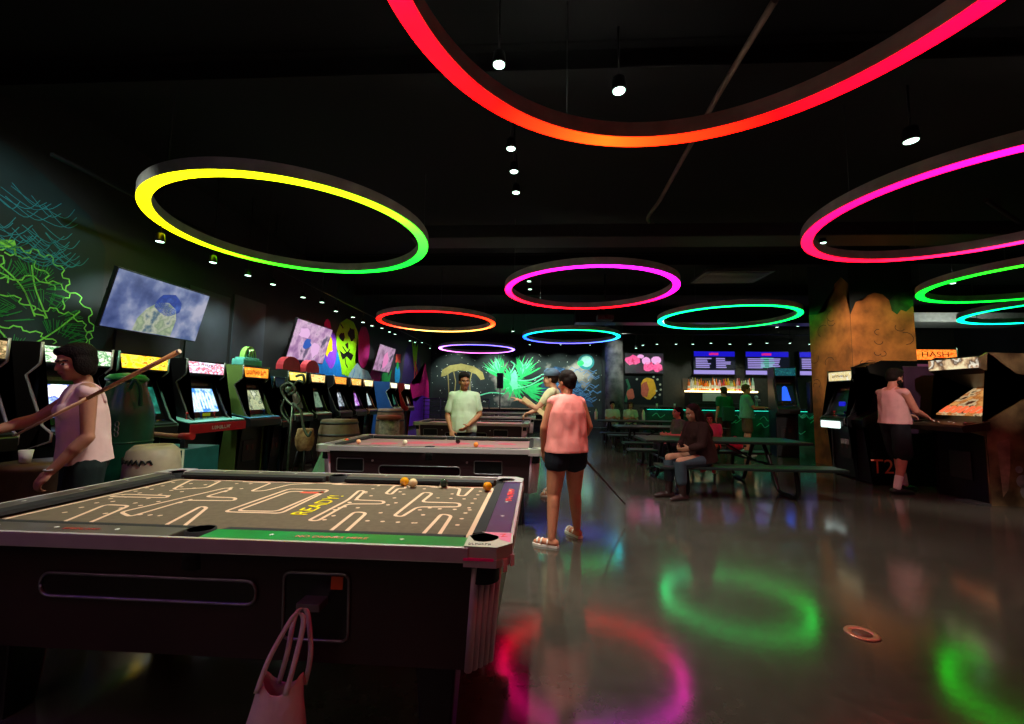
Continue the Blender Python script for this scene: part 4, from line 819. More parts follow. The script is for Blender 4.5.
mb.mi = 7; mb.poly([lw(a, b, 0.009) for a, b in [(17.0, 1.0), (17.4, 1.7), (18.0, 1.65), (18.5, 2.0), (19.0, 1.85), (19.5, 2.2), (20.0, 2.0), (20.3, 2.5), (20.8, 3.1), (21.2, 2.4), (21.6, 2.1), (21.9, 0.4), (18, 0.3)]])
mb.mi = 5; mb.poly([lw(a, b, 0.011) for a, b in [(17.5, 0.9), (18.4, 1.25), (19.4, 1.15), (20.4, 1.45), (21.9, 1.3), (21.9, 0.1), (18, 0.1)]])
o = mb.obj('cartoon_mural', [neon(a, b) for a, b in cols]); o['kind'] = 'structure'; o['label'] = 'bright abstract mural with lime skull like head and pink flames on left wall'
# dark space mural on the far wall
fw = lambda x, z, e=0.004: (x, YB-e, z)
def space():
    m = bpy.data.materials.new('space_mural'); m.use_nodes = True; nt = m.node_tree; b = nt.nodes['Principled BSDF']; b.inputs['Roughness'].default_value = 0.8
    tc = nt.nodes.new('ShaderNodeTexCoord'); n = nt.nodes.new('ShaderNodeTexNoise'); n.inputs['Scale'].default_value = 0.7; n.inputs['Detail'].default_value = 8
    r = nt.nodes.new('ShaderNodeValToRGB'); e = r.color_ramp.elements; e[0].position = 0.38; e[0].color = lin('#0a1616'); e[1].position = 0.66; e[1].color = lin('#98948a')
    q = e.new(0.56); q.color = lin('#1e302e'); nt.links.new(tc.outputs['Object'], n.inputs['Vector']); nt.links.new(n.outputs['Fac'], r.inputs['Fac'])
    v = nt.nodes.new('ShaderNodeTexVoronoi'); v.inputs['Scale'].default_value = 5.5; nt.links.new(tc.outputs['Object'], v.inputs['Vector'])
    lt = nt.nodes.new('ShaderNodeMath'); lt.operation = 'LESS_THAN'; lt.inputs[1].default_value = 0.13; nt.links.new(v.outputs['Distance'], lt.inputs[0])
    mx = nt.nodes.new('ShaderNodeMix'); mx.data_type = 'RGBA'; nt.links.new(lt.outputs[0], mx.inputs[0]); nt.links.new(r.outputs['Color'], mx.inputs[6]); mx.inputs[7].default_value = lin('#b8c8b8')
    nt.links.new(mx.outputs[2], b.inputs['Base Color']); return m
mb = MB(); mb.poly([fw(x, z, 0.003) for x, z in [(XL, 0.6), (XS, 0.6), (XS, 3.72), (XL, 3.72)]]); o = mb.obj('space_mural', space()); o['kind'] = 'structure'; o['label'] = 'dark starry mural covering the far wall'
mb = MB(); g6 = lambda u, v: fw(u, v, 0.009); rr = random.Random(11)
def spray(mb, cx, cz, n, l0, l1, a0, a1, w, r0=0.02):
    for k in range(n):
        a = rr.uniform(a0, a1); L = rr.uniform(l0, l1)
        P = [(cx+r*math.cos(a+0.35*(r/L)*rr.uniform(-1, 1)), cz+r*math.sin(a)) for r in (r0, L*0.5, L*0.8, L)]; N = [(P[0][0], P[0][1])]
        m1 = P[2]; dx, dz = P[3][0]-P[0][0], P[3][1]-P[0][1]; l = math.hypot(dx, dz); nx, nz = -dz/l*w, dx/l*w
        e = 0.005 + 0.003*rr.random(); mb.poly([fw(*P[0], e), fw(P[1][0]+nx, P[1][1]+nz, e), fw(*P[3], e), fw(P[1][0]-nx, P[1][1]-nz, e)])
mb.mi = 0; spray(mb, -1.75, 2.35, 34, 0.6, 1.35, 1.5, 2.7, 0.045); spray(mb, -0.75, 2.4, 40, 0.5, 1.3, 0.5, 1.9, 0.045); spray(mb, -1.1, 2.3, 60, 0.5, 1.15, 3.4, 6.2, 0.05); spray(mb, -0.6, 1.8, 40, 0.5, 1.3, -0.8, 0.5, 0.05); spray(mb, -1.25, 2.3, 50, 0.4, 0.9, 0, 6.28, 0.05)
mb.mi = 1; spray(mb, -1.2, 2.2, 26, 0.3, 0.8, 0, 6.28, 0.04); spray(mb, -1.85, 2.6, 16, 0.4, 1.05, 1.5, 2.7, 0.03); spray(mb, -0.7, 2.6, 20, 0.4, 1.0, 0.6, 1.8, 0.03); mb.poly([fw(x, y, 0.008) for x, y in bl(-1.1, 2.3, 0.22, 0.5, 16, 0.25, 31)])
for P in [[(-1.0, 1.9), (-0.3, 2.05), (0.5, 2.5), (0.9, 2.55)], [(-0.9, 2.3), (-0.2, 2.35), (0.6, 2.75)], [(-2.9, 1.5), (-2.3, 1.65), (-1.6, 1.6)], [(-1.3, 2.7), (-1.1, 3.1), (-1.3, 3.3)]]: ribbon(mb, [(q.x, q.y) for q in smooth_curve([(a, b, 0) for a, b in P], 6)], 0.06, lambda u, v: fw(u, v, 0.011))
mb.mi = 2; P = [(-4.95+0.0, 2.45), (-4.9, 2.8), (-4.5, 3.05), (-3.9, 3.15), (-3.2, 3.0), (-2.75, 2.7), (-2.65, 2.35), (-2.85, 2.3), (-3.1, 2.6), (-3.5, 2.75), (-4.0, 2.8), (-4.4, 2.7), (-4.7, 2.5)]; mb.poly([fw(x, y, 0.006) for x, y in P])
for k in range(5): ribbon(mb, [(-4.6+k*0.32, 2.7), (-4.55+k*0.3+0.1*math.sin(k), 2.2), (-4.5+k*0.28, 1.5)], 0.05, lambda u, v: fw(u, v, 0.005))
mb.mi = 3; mb.poly([fw(x, y, 0.006) for x, y in [(2.6+0.42*math.cos(k*PI/12), 3.3+0.40*math.sin(k*PI/12)) for k in range(24)]]); mb.mi = 4; mb.poly([fw(x, y, 0.008) for x, y in [(2.62+0.30*math.cos(k*PI/12), 3.33+0.29*math.sin(k*PI/12)) for k in range(24)]])
mb.mi = 0; mb.poly([fw(x, y, 0.010) for x, y in bl(2.32, 3.22, 0.17, 0.14, 10, 0.3, 33)])
mb.mi = 5; mb.poly([fw(x, y, 0.005) for x, y in [(0.35, 1.0), (0.3, 2.2), (0.6, 2.8), (1.0, 3.05), (1.5, 2.95), (2.0, 2.6), (2.3, 2.1), (2.6, 1.6), (3.0, 1.0)]])
mb.mi = 6
for k in range(60):
    x = rr.uniform(0.3, 2.8); z = rr.uniform(1.1, 2.9); ribbon(mb, [(x, z), (x+0.18, z+0.16), (x+0.4, z+0.02), (x+0.6, z+0.12)], 0.035, lambda u, v: fw(u, v, 0.008))
o = mb.obj('dragon_mural', [neon('jade_paint', '#30d070'), neon('mint_paint', '#70e8b0'), neon('ochre_fungus', '#a09858'), neon('moon_teal', '#2c8c90'), neon('moon_pale', '#98d8c8'), neon('slate_blue_paint', '#284868'), neon('pale_blue_line', '#5080b0')]); o['kind'] = 'structure'; o['label'] = 'green winged dragon shape, ochre arch, moon and blue rocks on far wall'
# painted poster shapes under the pink television
mb = MB(); h6 = lambda x, z, e: (x, YBAR-e, z)
mb.mi = 0; mb.poly([h6(x, z, 0.004) for x, z in [(3.5, 1.2), (5.0, 1.2), (5.0, 2.38), (3.5, 2.38)]]); mb.mi = 1; mb.poly([h6(x, z, 0.007) for x, z in bl(4.45, 1.85, 0.30, 0.42, 14, 0.12, 41)]); mb.mi = 2; mb.poly([h6(x, z, 0.009) for x, z in bl(4.3, 1.8, 0.16, 0.34, 12, 0.2, 42)]); mb.poly([h6(x, z, 0.007) for x, z in bl(3.75, 1.6, 0.16, 0.22, 12, 0.2, 43)])
mb.mi = 3; [mb.poly([h6(x, z, 0.007) for x, z in bl(a, b, 0.045, 0.045, 8, 0.1, 44)]) for a, b in [(4.8, 2.2), (4.9, 2.0), (4.75, 1.75), (4.88, 1.6), (4.65, 2.3), (4.92, 1.8), (4.0, 2.2), (4.7, 1.5)]]
mb.mi = 4; ribbon(mb, [(3.55, 1.3), (3.7, 1.9), (3.6, 2.2)], 0.1, lambda u, v: h6(u, v, 0.006))
o = mb.obj('bar_side_mural', [neon('poster_black', '#10181a'), neon('poster_gold', '#e8b030'), neon('poster_salmon', '#c86450'), neon('poster_white', '#c8c8b8'), neon('poster_green', '#2c6448')]); o['kind'] = 'structure'; o['label'] = 'painted orange and gold round figure with pale dots under the pink television'
# ================================================================== the bar
m_led = emis('bar_led_strip', '#30f0c8', 2.0)
t = thing('bar_counter', 'long bar counter with dark top and teal lit painted front', 'bar counter', (0, 0, 0))
MB().box((7.3, 14.6, 1.12), (7.4, 0.62, 0.06), bevel=0.01).obj('countertop', mat('counter_black', '#14181a', 0.25), t)
MB().box((7.3, 14.65, 0.56), (7.2, 0.42, 1.06)).obj('front', mat('teal_bar_front', '#08302e', 0.6, nscale=2, col2='#1a7468'), t)
mb = MB(); rr = random.Random(3); mb.mi = 0
for k in range(26):
    x = rr.uniform(3.8, 10.6); z = rr.uniform(0.35, 0.95); P = smooth_curve([(x, z, 0), (x+0.14, z+0.1, 0), (x+0.26, z-0.04, 0), (x+0.42, z+0.06, 0)], 4); ribbon(mb, [(q.x, q.y) for q in P], 0.022, lambda u, v: (u, 14.437, v))
mb.obj('front_painting', neon('aqua_paint', '#70f0e0'), t)
mb = MB(); mb.box((7.3, 14.345, 1.075), (7.2, 0.012, 0.012)); mb.obj('led_strip', m_led, t)
t = thing('back_bar_shelf', 'lit shelf of bottles behind the bar', 'shelf', (0, 0, 0))
MB().box((7.05, 16.6, 1.74), (2.6, 0.32, 0.05), bevel=0.005).obj('shelf_board', emis('amber_lit_shelf', '#ffe0a0', 5.0), t)
MB().box((7.05, 16.5, 0.85), (2.6, 0.5, 1.7)).obj('cabinet', mat('back_bar_dark', '#1c1c18', 0.5, nz=0.3), t)
MB().box((7.05, 16.95, 2.0), (2.6, 0.03, 0.5)).obj('back_panel', mat('bar_back_panel', '#40382c', 0.6), t)
for k in range(3): MB().box((7.05, 16.23, 0.5+0.4*k), (2.56, 0.03, 0.03)).obj('rail', m_grey, t)
cols_b = ['#f0a020', '#e8c040', '#e06818', '#f0e8c8', '#a8d0b0', '#e84848', '#f0a8b0', '#c8d890', '#f8f0e0', '#ff8040']
def make_bottle(k):
    t = MB().lathe([(0.036, 0), (0.038, 0.01), (0.038, 0.19), (0.030, 0.23), (0.014, 0.27), (0.013, 0.33)], n=12).obj('bottle', mat('bottle_%d' % k, cols_b[k], 0.2))
    MB().lathe([(0.016, 0.325), (0.016, 0.36), (0.001, 0.362)], n=10).obj('cap', m_black, t); MB().lathe([(0.0385, 0.06), (0.0390, 0.062), (0.0390, 0.14), (0.0385, 0.142)], n=12).obj('label', m_white, t); return t
bts = [make_bottle(k) for k in range(10)]; used = set(); cn = ['amber', 'gold', 'rust orange', 'cream', 'pale green', 'red', 'pink', 'yellow green', 'white', 'bright orange']
rb = random.Random(5); seq = []
for k in range(30):
    j = rb.randrange(10); x = 5.86 + k*0.0815; p = (x, 16.6+rb.uniform(-0.06, 0.06), 1.765)
    seq.append(j); pos = 'left third' if k < 10 else 'middle third' if k < 20 else 'right third'
    if j not in used: used.add(j); r = bts[j]; r.location = p; r['group'] = 'bottles on the lit shelf'; r['category'] = 'bottle'
    else: r = dup(bts[j], p)
    r.scale = (1.3, 1.3, rb.uniform(1.15, 1.6)); r['label'] = '%s bottle on the %s of the lit back bar shelf' % (cn[j], pos); r['group'] = '%s bottles on the %s of the shelf' % (cn[j], pos)
for j in range(10):
    if j not in used:
        for c in list(bts[j].children): bpy.data.objects.remove(c)
        bpy.data.objects.remove(bts[j])
tag(MB().box((6.6, 16.22, 1.52), (0.75, 0.02, 0.30), bevel=0.004).obj('paper_notice', mat('notice_paper', '#c8d8c8', 0.6)), 'pale paper notice below the bottle shelf', 'notice')
tag(MB().box((9.35, 16.985, 2.06), (0.40, 0.02, 0.40), bevel=0.004).obj('yellow_sign', emis('yellow_sign_light', '#f0e020', 0.8)), 'small square yellow sign right of the bottles', 'sign')
# equipment on the bar near the standing man
for k, (x, c, lb) in enumerate([(6.9, '#3ca088', 'teal drink tap tower on the bar counter, leftmost tap'), (7.35, '#8ca8a0', 'silver drink tap tower on the bar counter, middle tap'), (7.8, '#2c6c68', 'dark teal drink tap tower on the bar counter, rightmost tap')]):
    t = thing('drink_tap', lb, 'drink tap', (x, 14.6, 1.15), 0, 'taps on the bar'); MB().lathe([(0.07, 0), (0.045, 0.04), (0.04, 0.32), (0.06, 0.36), (0.05, 0.42), (0.001, 0.44)], n=14).obj('tower', mat('tap_'+c.strip('#'), c, 0.3, metal=0.4), t)
    for j in range(3): MB().tube([((j-1)*0.05, -0.03, 0.30), ((j-1)*0.05, -0.12, 0.30), ((j-1)*0.05, -0.13, 0.24)], 0.008, 6).obj('spout', m_chrome, t)
for k, x in enumerate((4.05, 4.65, 5.35, 6.1)):
    o = MB().lathe([(0.03, 0), (0.034, 0.12), (0.031, 0.12), (0.027, 0.006), (0.001, 0.005)], (0, 0, 0), 12).obj('glass', mat('pale_glass', '#c8e8e0', 0.1)) if k == 0 else o.copy()
    if k: link(o)
    o.location = (x, 14.45+0.05*(k % 2), 1.15); tag(o, 'pale drinking glass standing on the bar counter, %s' % ('nearest the grey column', 'second from the grey column', 'third from the grey column', 'left of the leftmost tap')[k], 'glass', 'glasses on the bar')
# ================================================================== spotlights (row by row)
for i, (x, y) in enumerate([(499, 64), (511, 148), (514, 171), (516, 192)]): spot(at(x, y, Z=4.1), ['bright ceiling spotlight over the first pool table, nearest of the mid row', 'ceiling spotlight of the mid row, second nearest', 'ceiling spotlight of the mid row, third nearest', 'ceiling spotlight of the mid row, fourth nearest'][i], energy=[110, 80, 70, 60][i], size=1.9, sc_=1.05)
spot(at(619, 90, Z=4.1), 'warm white ceiling spotlight inside the big red ring', energy=60, size=1.9, col=(1, 0.93, 0.85), sc_=1.2)
spot(at(911, 140, Z=4.1), 'bright greenish ceiling spotlight above the magenta ring', energy=90, size=1.6, sc_=1.4)
for i, (x, y) in enumerate([(529, 281), (530, 289)]): spot(at(x, y, Z=4.1), ['spotlight seen inside the violet ring, upper of two', 'spotlight seen inside the violet ring, lower of two'][i], energy=130, size=1.6)
spot(at(513, 331, Z=3.6), 'hanging spotlight left of the turquoise blue ring', energy=110); spot(at(663, 317, Z=3.7), 'hanging spotlight right of the violet ring', energy=50, size=1.6)
spot(at(777, 327, Z=3.9), 'greenish spotlight under the green ring, left of a pair', energy=30); spot(at(798, 326, Z=3.9), 'greenish spotlight under the green ring, right of a pair', energy=30)
spot(at(953, 283, Z=4.0), 'spotlight seen through the lime ring at right', energy=40); spot(at(974, 311, Z=3.9), 'spotlight between the lime and turquoise rings at right', energy=40)
LS = [((160, 241), 60), ((213, 262), 50), ((248, 275), 40), ((273, 284), 0), ((303, 297), 50), ((322, 302), 40), ((336, 311), 0), ((353, 317), 50), ((363, 322), 40), ((372, 325.5), 30), ((382, 328), 0), ((389.5, 331.7), 30), ((395, 334), 0), ((410, 340.6), 45), ((415, 342), 0), ((422, 342.5), 45), ((430, 348), 0)]
for i, ((x, y), e) in enumerate(LS):
    p = at(x, y, X=-4.8); nm = ['nearest', 'second', 'third', 'fourth', 'fifth', 'sixth', 'seventh', 'eighth', 'ninth', 'tenth', 'eleventh', 'twelfth', 'thirteenth', 'fourteenth', 'fifteenth', 'sixteenth', 'farthest'][i]
    spot(p, 'left wall track spotlight, %s from the camera in its row' % nm, energy=e, size=1.9, target=(XL+0.35, p.y+0.3, 1.7))
for i, (x, y) in enumerate([(636, 348), (643, 345), (657, 344), (676, 344), (693, 344), (711, 343), (730, 344), (750, 344), (767, 343), (790, 343), (810, 344)]):
    p = at(x, y, Y=15.5); spot(p, 'bar wall spotlight, number %s from the grey column' % ['one', 'two', 'three', 'four', 'five', 'six', 'seven', 'eight', 'nine', 'ten', 'eleven'][i], energy=26 if i in (1, 3, 5, 7, 9) else 0, size=1.2, target=(p.x, 16.8, 1.9))
for i, (x, e) in enumerate([(-4.3, 110), (-2.2, 150), (-0.3, 150), (1.2, 110), (2.6, 110)]): spot((x, 20.4, 3.98), 'far mural spotlight, %s of five' % ['leftmost', 'second from left', 'middle', 'second from right', 'rightmost'][i], energy=e, size=1.5, target=(x+0.1, YB, 2.2))
# added fill spotlights of the same kind, and the lamp over the nearest table
spot((-3.6, 2.5, 4.4), 'added spotlight above the frame, brightening the green leaf mural', energy=105, size=1.2, target=(XL, 4.3, 2.1))  # added out of view to make the leaf mural bright
spot((4.3, 2.5, 4.45), 'added spotlight above the frame, fill on the right hand machines', energy=330, size=0.85, target=(6.5, 6.7, 1.0), col=(1, 0.93, 0.82))  # unseen fill, added to offset the red tint on man and machines
spot((12.7, 12.8, 3.75), 'added spotlight brightening the pale duct at far right', energy=22, size=2.2, target=(12.9, 13.9, 4.1))  # added only to lift the front face of the duct
spot((3.4, 14.4, 4.1), 'added spotlight brightening the worn grey column', energy=60, size=0.8, target=(3.0, 16.3, 2.8))  # extra lamp put in so the column reads light grey
spot((-1.2, 2.75, 4.45), 'ceiling spotlight straight above the nearest pool table', energy=150, size=1.5)
spot((4.6, 6.9, 3.95), 'added warm spotlight brightening the painted pillar', energy=330, size=0.75, target=(6.9, 9.0, 2.45), col=(1, 0.80, 0.6))  # added so both painted pillar faces come out bright and warm
# projector and track rail
t = thing('projector', 'small projector hung from the ceiling under the violet ring', 'projector', at(605, 318, Z=3.5)); MB().box((0, 0, 0), (0.42, 0.32, 0.14), bevel=0.02).obj('body', m_grey, t); MB().cyl((0, -0.16, 0), (0, -0.21, 0), 0.05).obj('lens', m_black, t); MB().cyl((0, 0, 0.07), (0, 0, 1.18), 0.02, n=8).obj('pole', m_black, t)
tag(MB().box((-4.8, 11.5, 3.72), (0.04, 15.5, 0.03)).obj('light_track', m_black), 'black light track running above the left wall machines', 'light track')
tag(MB().box((7.0, 15.5, 3.78), (8.0, 0.04, 0.03)).obj('light_track', m_black), 'black light track in front of the bar wall', 'light track')
# ================================================================== picnic tables
m_pic = mat('dark_green_plastisol', '#1a2826', 0.4, nz=0.2, nscale=12)
m_pf = mat('black_tube_frame', '#0a0d0e', 0.35, metal=0.2)
def picnic(loc, L=3.0, label='', first=None):
    if first is not None: return dup(first, loc, label=label)
    t = thing('picnic_table', label, 'picnic table', loc, 0, 'metal picnic tables with benches')
    def slab(y, z, w, nm, e):
        mb = MB(); mb.box((0, y, z), (L, w, 0.045), bevel=0.018); return mb.obj(nm, m_pic, t)
    slab(0, 0.735, 0.86, 'tabletop', 0); slab(-0.98, 0.44, 0.36, 'bench_seat', 0); slab(0.92, 0.44, 0.34, 'bench_seat', 0)
    for x in (-L/2+0.42, L/2-0.62):
        for s in (-1, 1):
            yb = s*0.98 if s < 0 else 0.92
            P = smooth_curve([(x, s*0.15, 0.71), (x, s*0.32, 0.45), (x, s*0.50, 0.10), (x, s*0.60, 0.032), (x, s*0.80, 0.03), (x, yb-s*0.03, 0.032), (x, yb+s*0.05, 0.12), (x, yb+s*0.03, 0.30), (x, yb, 0.42)], 5)
            MB().tube(P, 0.030, 10).obj('leg_frame', m_pf, t)
        MB().cyl((x, -0.95, 0.40), (x, 0.9, 0.40), 0.02, n=8).obj('cross_bar', m_pf, t)
    MB().tube([(-L/2+0.45, 0, 0.40), (-0.1, 0, 0.70)], 0.015, 8).obj('brace', m_pf, t); MB().tube([(L/2-0.65, 0, 0.40), (0.1, 0, 0.70)], 0.015, 8).obj('brace', m_pf, t)
    return t
pc = picnic((3.03, 7.30, 0), 2.55, 'nearest picnic table, the dark haired woman sits on its near bench')
picnic((3.2, 10.5, 0), label='second picnic table from the camera, behind the nearest one', first=pc)
picnic((3.12, 13.2, 0), label='farthest picnic table, just before the bar counter and two seated men', first=pc)
# ================================================================== things between the machines and pool tables
m_oak = mat('barrel_oak', '#6a5844', 0.6, nscale=5, col2='#8a7860')
def barrel(name, label, loc, r, h, cat='barrel'):
    t = thing(name, label, cat, loc); mb = MB(); prof = [(r*0.84, 0.0), (r*0.95, h*0.2), (r, h*0.5), (r*0.95, h*0.8), (r*0.85, h*0.96), (r*0.85, h), (0.001, h)]; n = 28
    mb.lathe(prof, n=n); b = mb.obj('staves', m_oak, t)
    for z in (0.06, 0.28, 0.72, 0.94):
        rr_ = r*(1 - 0.16*(abs(z-0.5)*2)**2)+0.004; mb = MB(); mb.lathe([(rr_, z*h-0.02), (rr_+0.003, z*h), (rr_, z*h+0.02), (rr_-0.01, z*h+0.02), (rr_-0.01, z*h-0.02)], n=n); mb.obj('hoop', m_grey, t)
    return t
barrel('oak_barrel', 'wide grey oak barrel table before the red domed machines', (-3.62, 7.75, 0), 0.37, 0.94)
barrel('oak_barrel', 'grey oak barrel farther down the machine row, behind the round stool', (-3.85, 11.2, 0), 0.38, 1.05)
t = thing('round_stool', 'round brown topped drum stool beside the third pool table', 'stool', (-3.32, 9.6, 0)); MB().lathe([(0.25, 0.86), (0.27, 0.88), (0.27, 0.93), (0.25, 0.95), (0.001, 0.95)], n=26).obj('seat', mat('rust_seat', '#8a4c34', 0.6, nz=0.1), t); MB().lathe([(0.23, 0.0), (0.24, 0.02), (0.23, 0.86), (0.001, 0.87)], n=26).obj('drum', mat('patterned_drum', '#4c4a3c', 0.7, nscale=12, col2='#8c8468'), t)
t = thing('wicker_stool', 'tan barrel bodied stool on four dark legs, left of the oak barrel', 'stool', (-4.02, 7.30, 0)); MB().lathe([(0.11, 0.42), (0.15, 0.52), (0.155, 0.64), (0.13, 0.78), (0.12, 0.80), (0.001, 0.80)], n=22).obj('body', mat('tan_wicker', '#7c5c38', 0.7, nscale=14, col2='#b09060'), t)
for a in (0.5, 2.1, 3.6, 5.2): MB().cyl((0.18*math.cos(a), 0.18*math.sin(a), 0), (0.10*math.cos(a), 0.10*math.sin(a), 0.45), 0.012, n=8).obj('leg', m_blackmetal, t)
tag(MB().lathe([(0.24, 0), (0.235, 0.02), (0.03, 0.50), (0.001, 0.52)], (-3.3, 6.55, 0), 4, smooth=False).obj('floor_cone', mat('sage_cone', '#5c9068', 0.6, nz=0.1)), 'pale green pointed floor cone left of the second pool table', 'cone')
t = thing('pipe_sculpture', 'twisted pale green metal pipe figure standing among the machines', 'sculpture', (-4.15, 7.0, 0)); m_ps = mat('verdigris_pipe', '#4c5c4c', 0.4, metal=0.5, nz=0.3, nscale=20)
MB().lathe([(0.18, 0), (0.17, 0.02), (0.03, 0.04), (0.001, 0.04)], n=20).obj('base', m_ps, t); MB().cyl((0.02, 0, 0.02), (0.05, 0, 1.25), 0.018, n=8).obj('post', m_ps, t)
for k, P in enumerate([[(0.05, 0, 1.2), (-0.12, 0.03, 1.35), (-0.16, 0, 1.52), (0.0, 0, 1.58), (0.08, 0, 1.45), (-0.04, 0, 1.38)], [(0.0, 0.02, 1.5), (0.12, 0, 1.62), (0.22, 0, 1.60), (0.2, 0, 1.72), (0.08, 0, 1.7)], [(0.05, 0, 1.25), (0.2, 0, 1.1), (0.26, 0, 0.85), (0.36, -0.02, 0.70), (0.40, 0, 0.78)], [(0.05, 0, 1.15), (0.18, 0, 1.28), (0.1, 0, 1.42)], [(0.03, 0, 0.9), (-0.14, 0, 1.1), (-0.1, 0, 1.3)]]):
    MB().tube(smooth_curve(P, 6), 0.022 if k < 3 else 0.015, 8).obj('pipe_limb', m_ps, t)
mb = MB(); mb.ell((-0.04, 0, 1.47), (0.06, 0.05, 0.06)); mb.obj('knot', m_ps, t)
# green tank, beige pot, teal chest, wooden club on the left
m_tank = mat('bottle_green_enamel', '#0c4a34', 0.3, nz=0.2)
t = thing('green_tank', 'dark green metal tank with lid and side handle on the left', 'tank', (-4.0, 3.95, 0)); MB().lathe([(0.22, 0), (0.235, 0.04), (0.235, 1.15), (0.22, 1.24), (0.16, 1.42), (0.15, 1.46), (0.15, 1.50), (0.001, 1.5)], n=30).obj('drum', m_tank, t)
MB().lathe([(0.16, 1.5), (0.165, 1.52), (0.13, 1.555), (0.04, 1.57), (0.001, 1.575)], n=24).obj('lid', mat('lime_lid', '#2c9c4c', 0.35), t); MB().tube(smooth_curve([(0.16, -0.12, 1.42), (0.24, -0.16, 1.50), (0.28, -0.14, 1.42), (0.255, -0.1, 1.26)], 5), 0.016, 8).obj('handle', m_tank, t)
MB().lathe([(0.236, 0.3), (0.244, 0.31), (0.236, 0.32)], n=30).obj('rib', m_tank, t); MB().lathe([(0.236, 0.9), (0.244, 0.91), (0.236, 0.92)], n=30).obj('rib', m_tank, t)
mb = MB(); [mb.tube([(0.16+0.02*math.cos(a), -0.22, 1.0+dz+0.025*math.sin(a)) for a in [k*PI/5 for k in range(10)]], 0.005, 6, closed=True) for dz in (0, 0.045, 0.09)]; mb.obj('chain', m_alu, t)
t = thing('teal_chest', 'teal chest with pale edging behind the beige pot', 'chest', (-3.98, 4.5, 0)); MB().box((0, 0, 0.40), (0.72, 0.5, 0.80), bevel=0.01).obj('body', mat('teal_panel', '#145c58', 0.45, nz=0.15), t)
mb = MB(); mb.tube([(-0.36, -0.255, 0.02), (-0.36, -0.255, 0.80), (0.36, -0.255, 0.80), (0.36, -0.255, 0.02)], 0.012, 6); mb.obj('edging', mat('pale_edging', '#b8c0ac', 0.4), t)
t = thing('beige_pot', 'squat beige rounded pot with dark scribbled lettering', 'pot', (-3.47, 3.74, 0)); m_pot = mat('beige_enamel', '#a89a80', 0.5, nz=0.12)
MB().lathe([(0.16, 0.0), (0.20, 0.03), (0.215, 0.35), (0.21, 0.74), (0.19, 0.86), (0.14, 0.91), (0.12, 0.905), (0.11, 0.88), (0.001, 0.88)], n=30).obj('body', m_pot, t)
mb = MB(); rr = random.Random(8); P = [(-0.14+0.28*k/22, 0.77+0.025*math.sin(k*1.9)+0.02*rr.random()) for k in range(23)]; mb.tube([(a, -math.sqrt(max(0.01, 0.210**2-a*a)), b) for a, b in P], 0.008, 6); mb.obj('scribble', mat('ink_black', '#15120e', 0.6), t)
t = thing('wooden_club', 'curved wooden club with red tip lying on the teal chest', 'club', (-4.0, 4.5, 0.80)); MB().tube(smooth_curve([(-0.35, -0.1, 0.04), (-0.30, -0.1, 0.11), (-0.15, -0.1, 0.14), (0.05, -0.1, 0.125), (0.22, -0.1, 0.12)], 6), 0.028, 10).obj('handle', mat('honey_wood', '#9a6438', 0.45, nz=0.2), t)
MB().tube([(0.20, -0.1, 0.12), (0.34, -0.1, 0.125)], [0.034, 0.04], 12).obj('red_tip', mat('red_tip', '#a81818', 0.4), t); MB().box((0.25, -0.1, 0.045), (0.05, 0.05, 0.09)).obj('rest', m_dkgrey, t)
MBx = MB().lathe([(0.25, 0), (0.26, 0.02), (0.25, 0.80), (0.28, 0.82), (0.28, 0.86), (0.001, 0.865)], (0, 0, 0), 26)
t = thing('brown_drum_table', 'brown drum table with white cups at the left picture edge', 'table', (-3.62, 3.02, 0)); MBx.obj('drum', mat('brown_drum', '#4c3014', 0.5, nz=0.2), t)
for k, (x, y) in enumerate([(-0.06, -0.1), (0.12, 0.02)]):
    o = MB().lathe([(0.03, 0), (0.04, 0.09), (0.037, 0.09), (0.028, 0.006), (0.001, 0.005)], n=16).obj('paper_cup', mat('cup_white', '#d8d4c8', 0.5)); o.location = (-3.62+x, 3.02+y, 0.866); tag(o, ['white cup on the brown drum table, nearer one', 'white cup on the brown drum table, farther one'][k], 'cup', 'cups on the brown drum')
# speaker on a tripod, railing, steps by the far mural
t = thing('speaker_stand', 'black tripod speaker stand before the dragon mural', 'speaker stand', (-1.5, 18.0, 0)); MB().cyl((0, 0, 0.3), (0, 0, 1.78), 0.022, n=8).obj('pole', m_black, t)
for a in (0.3, 2.4, 4.5): MB().cyl((0.45*math.cos(a), 0.45*math.sin(a), 0.01), (0, 0, 0.75), 0.014, n=8).obj('leg', m_black, t)
t = thing('loudspeaker', 'tall black loudspeaker on its stand before the dragon mural', 'speaker', (-1.5, 18.0, 1.78)); MB().box((0, 0, 0.33), (0.27, 0.26, 0.66), bevel=0.03).obj('cabinet', m_black, t); MB().box((0, -0.135, 0.33), (0.23, 0.01, 0.6), bevel=0.003).obj('grille', m_dkgrey, t)
t = thing('railing', 'dark metal railing in the far left corner', 'railing', (0, 20.3, 0)); m_rl = mat('violet_grey_rail', '#2c2440', 0.4, metal=0.3)
for z in (0.35, 0.55, 0.75, 0.95, 1.15, 1.3): MB().cyl((-5.4, 0, z), (-2.2, 0, z), 0.022 if z > 1.2 else 0.012, n=8).obj('rail_bar', m_rl, t)
for x in (-5.35, -4.55, -3.75, -2.95, -2.2): MB().cyl((x, 0, 0), (x, 0, 1.3), 0.025, n=8).obj('post', m_rl, t)
t = thing('bleacher', 'pale wooden tiered steps under the far mural', 'steps', (-1.0, 21.3, 0)); m_wd = mat('pale_step_wood', '#7c6854', 0.6, nz=0.15)
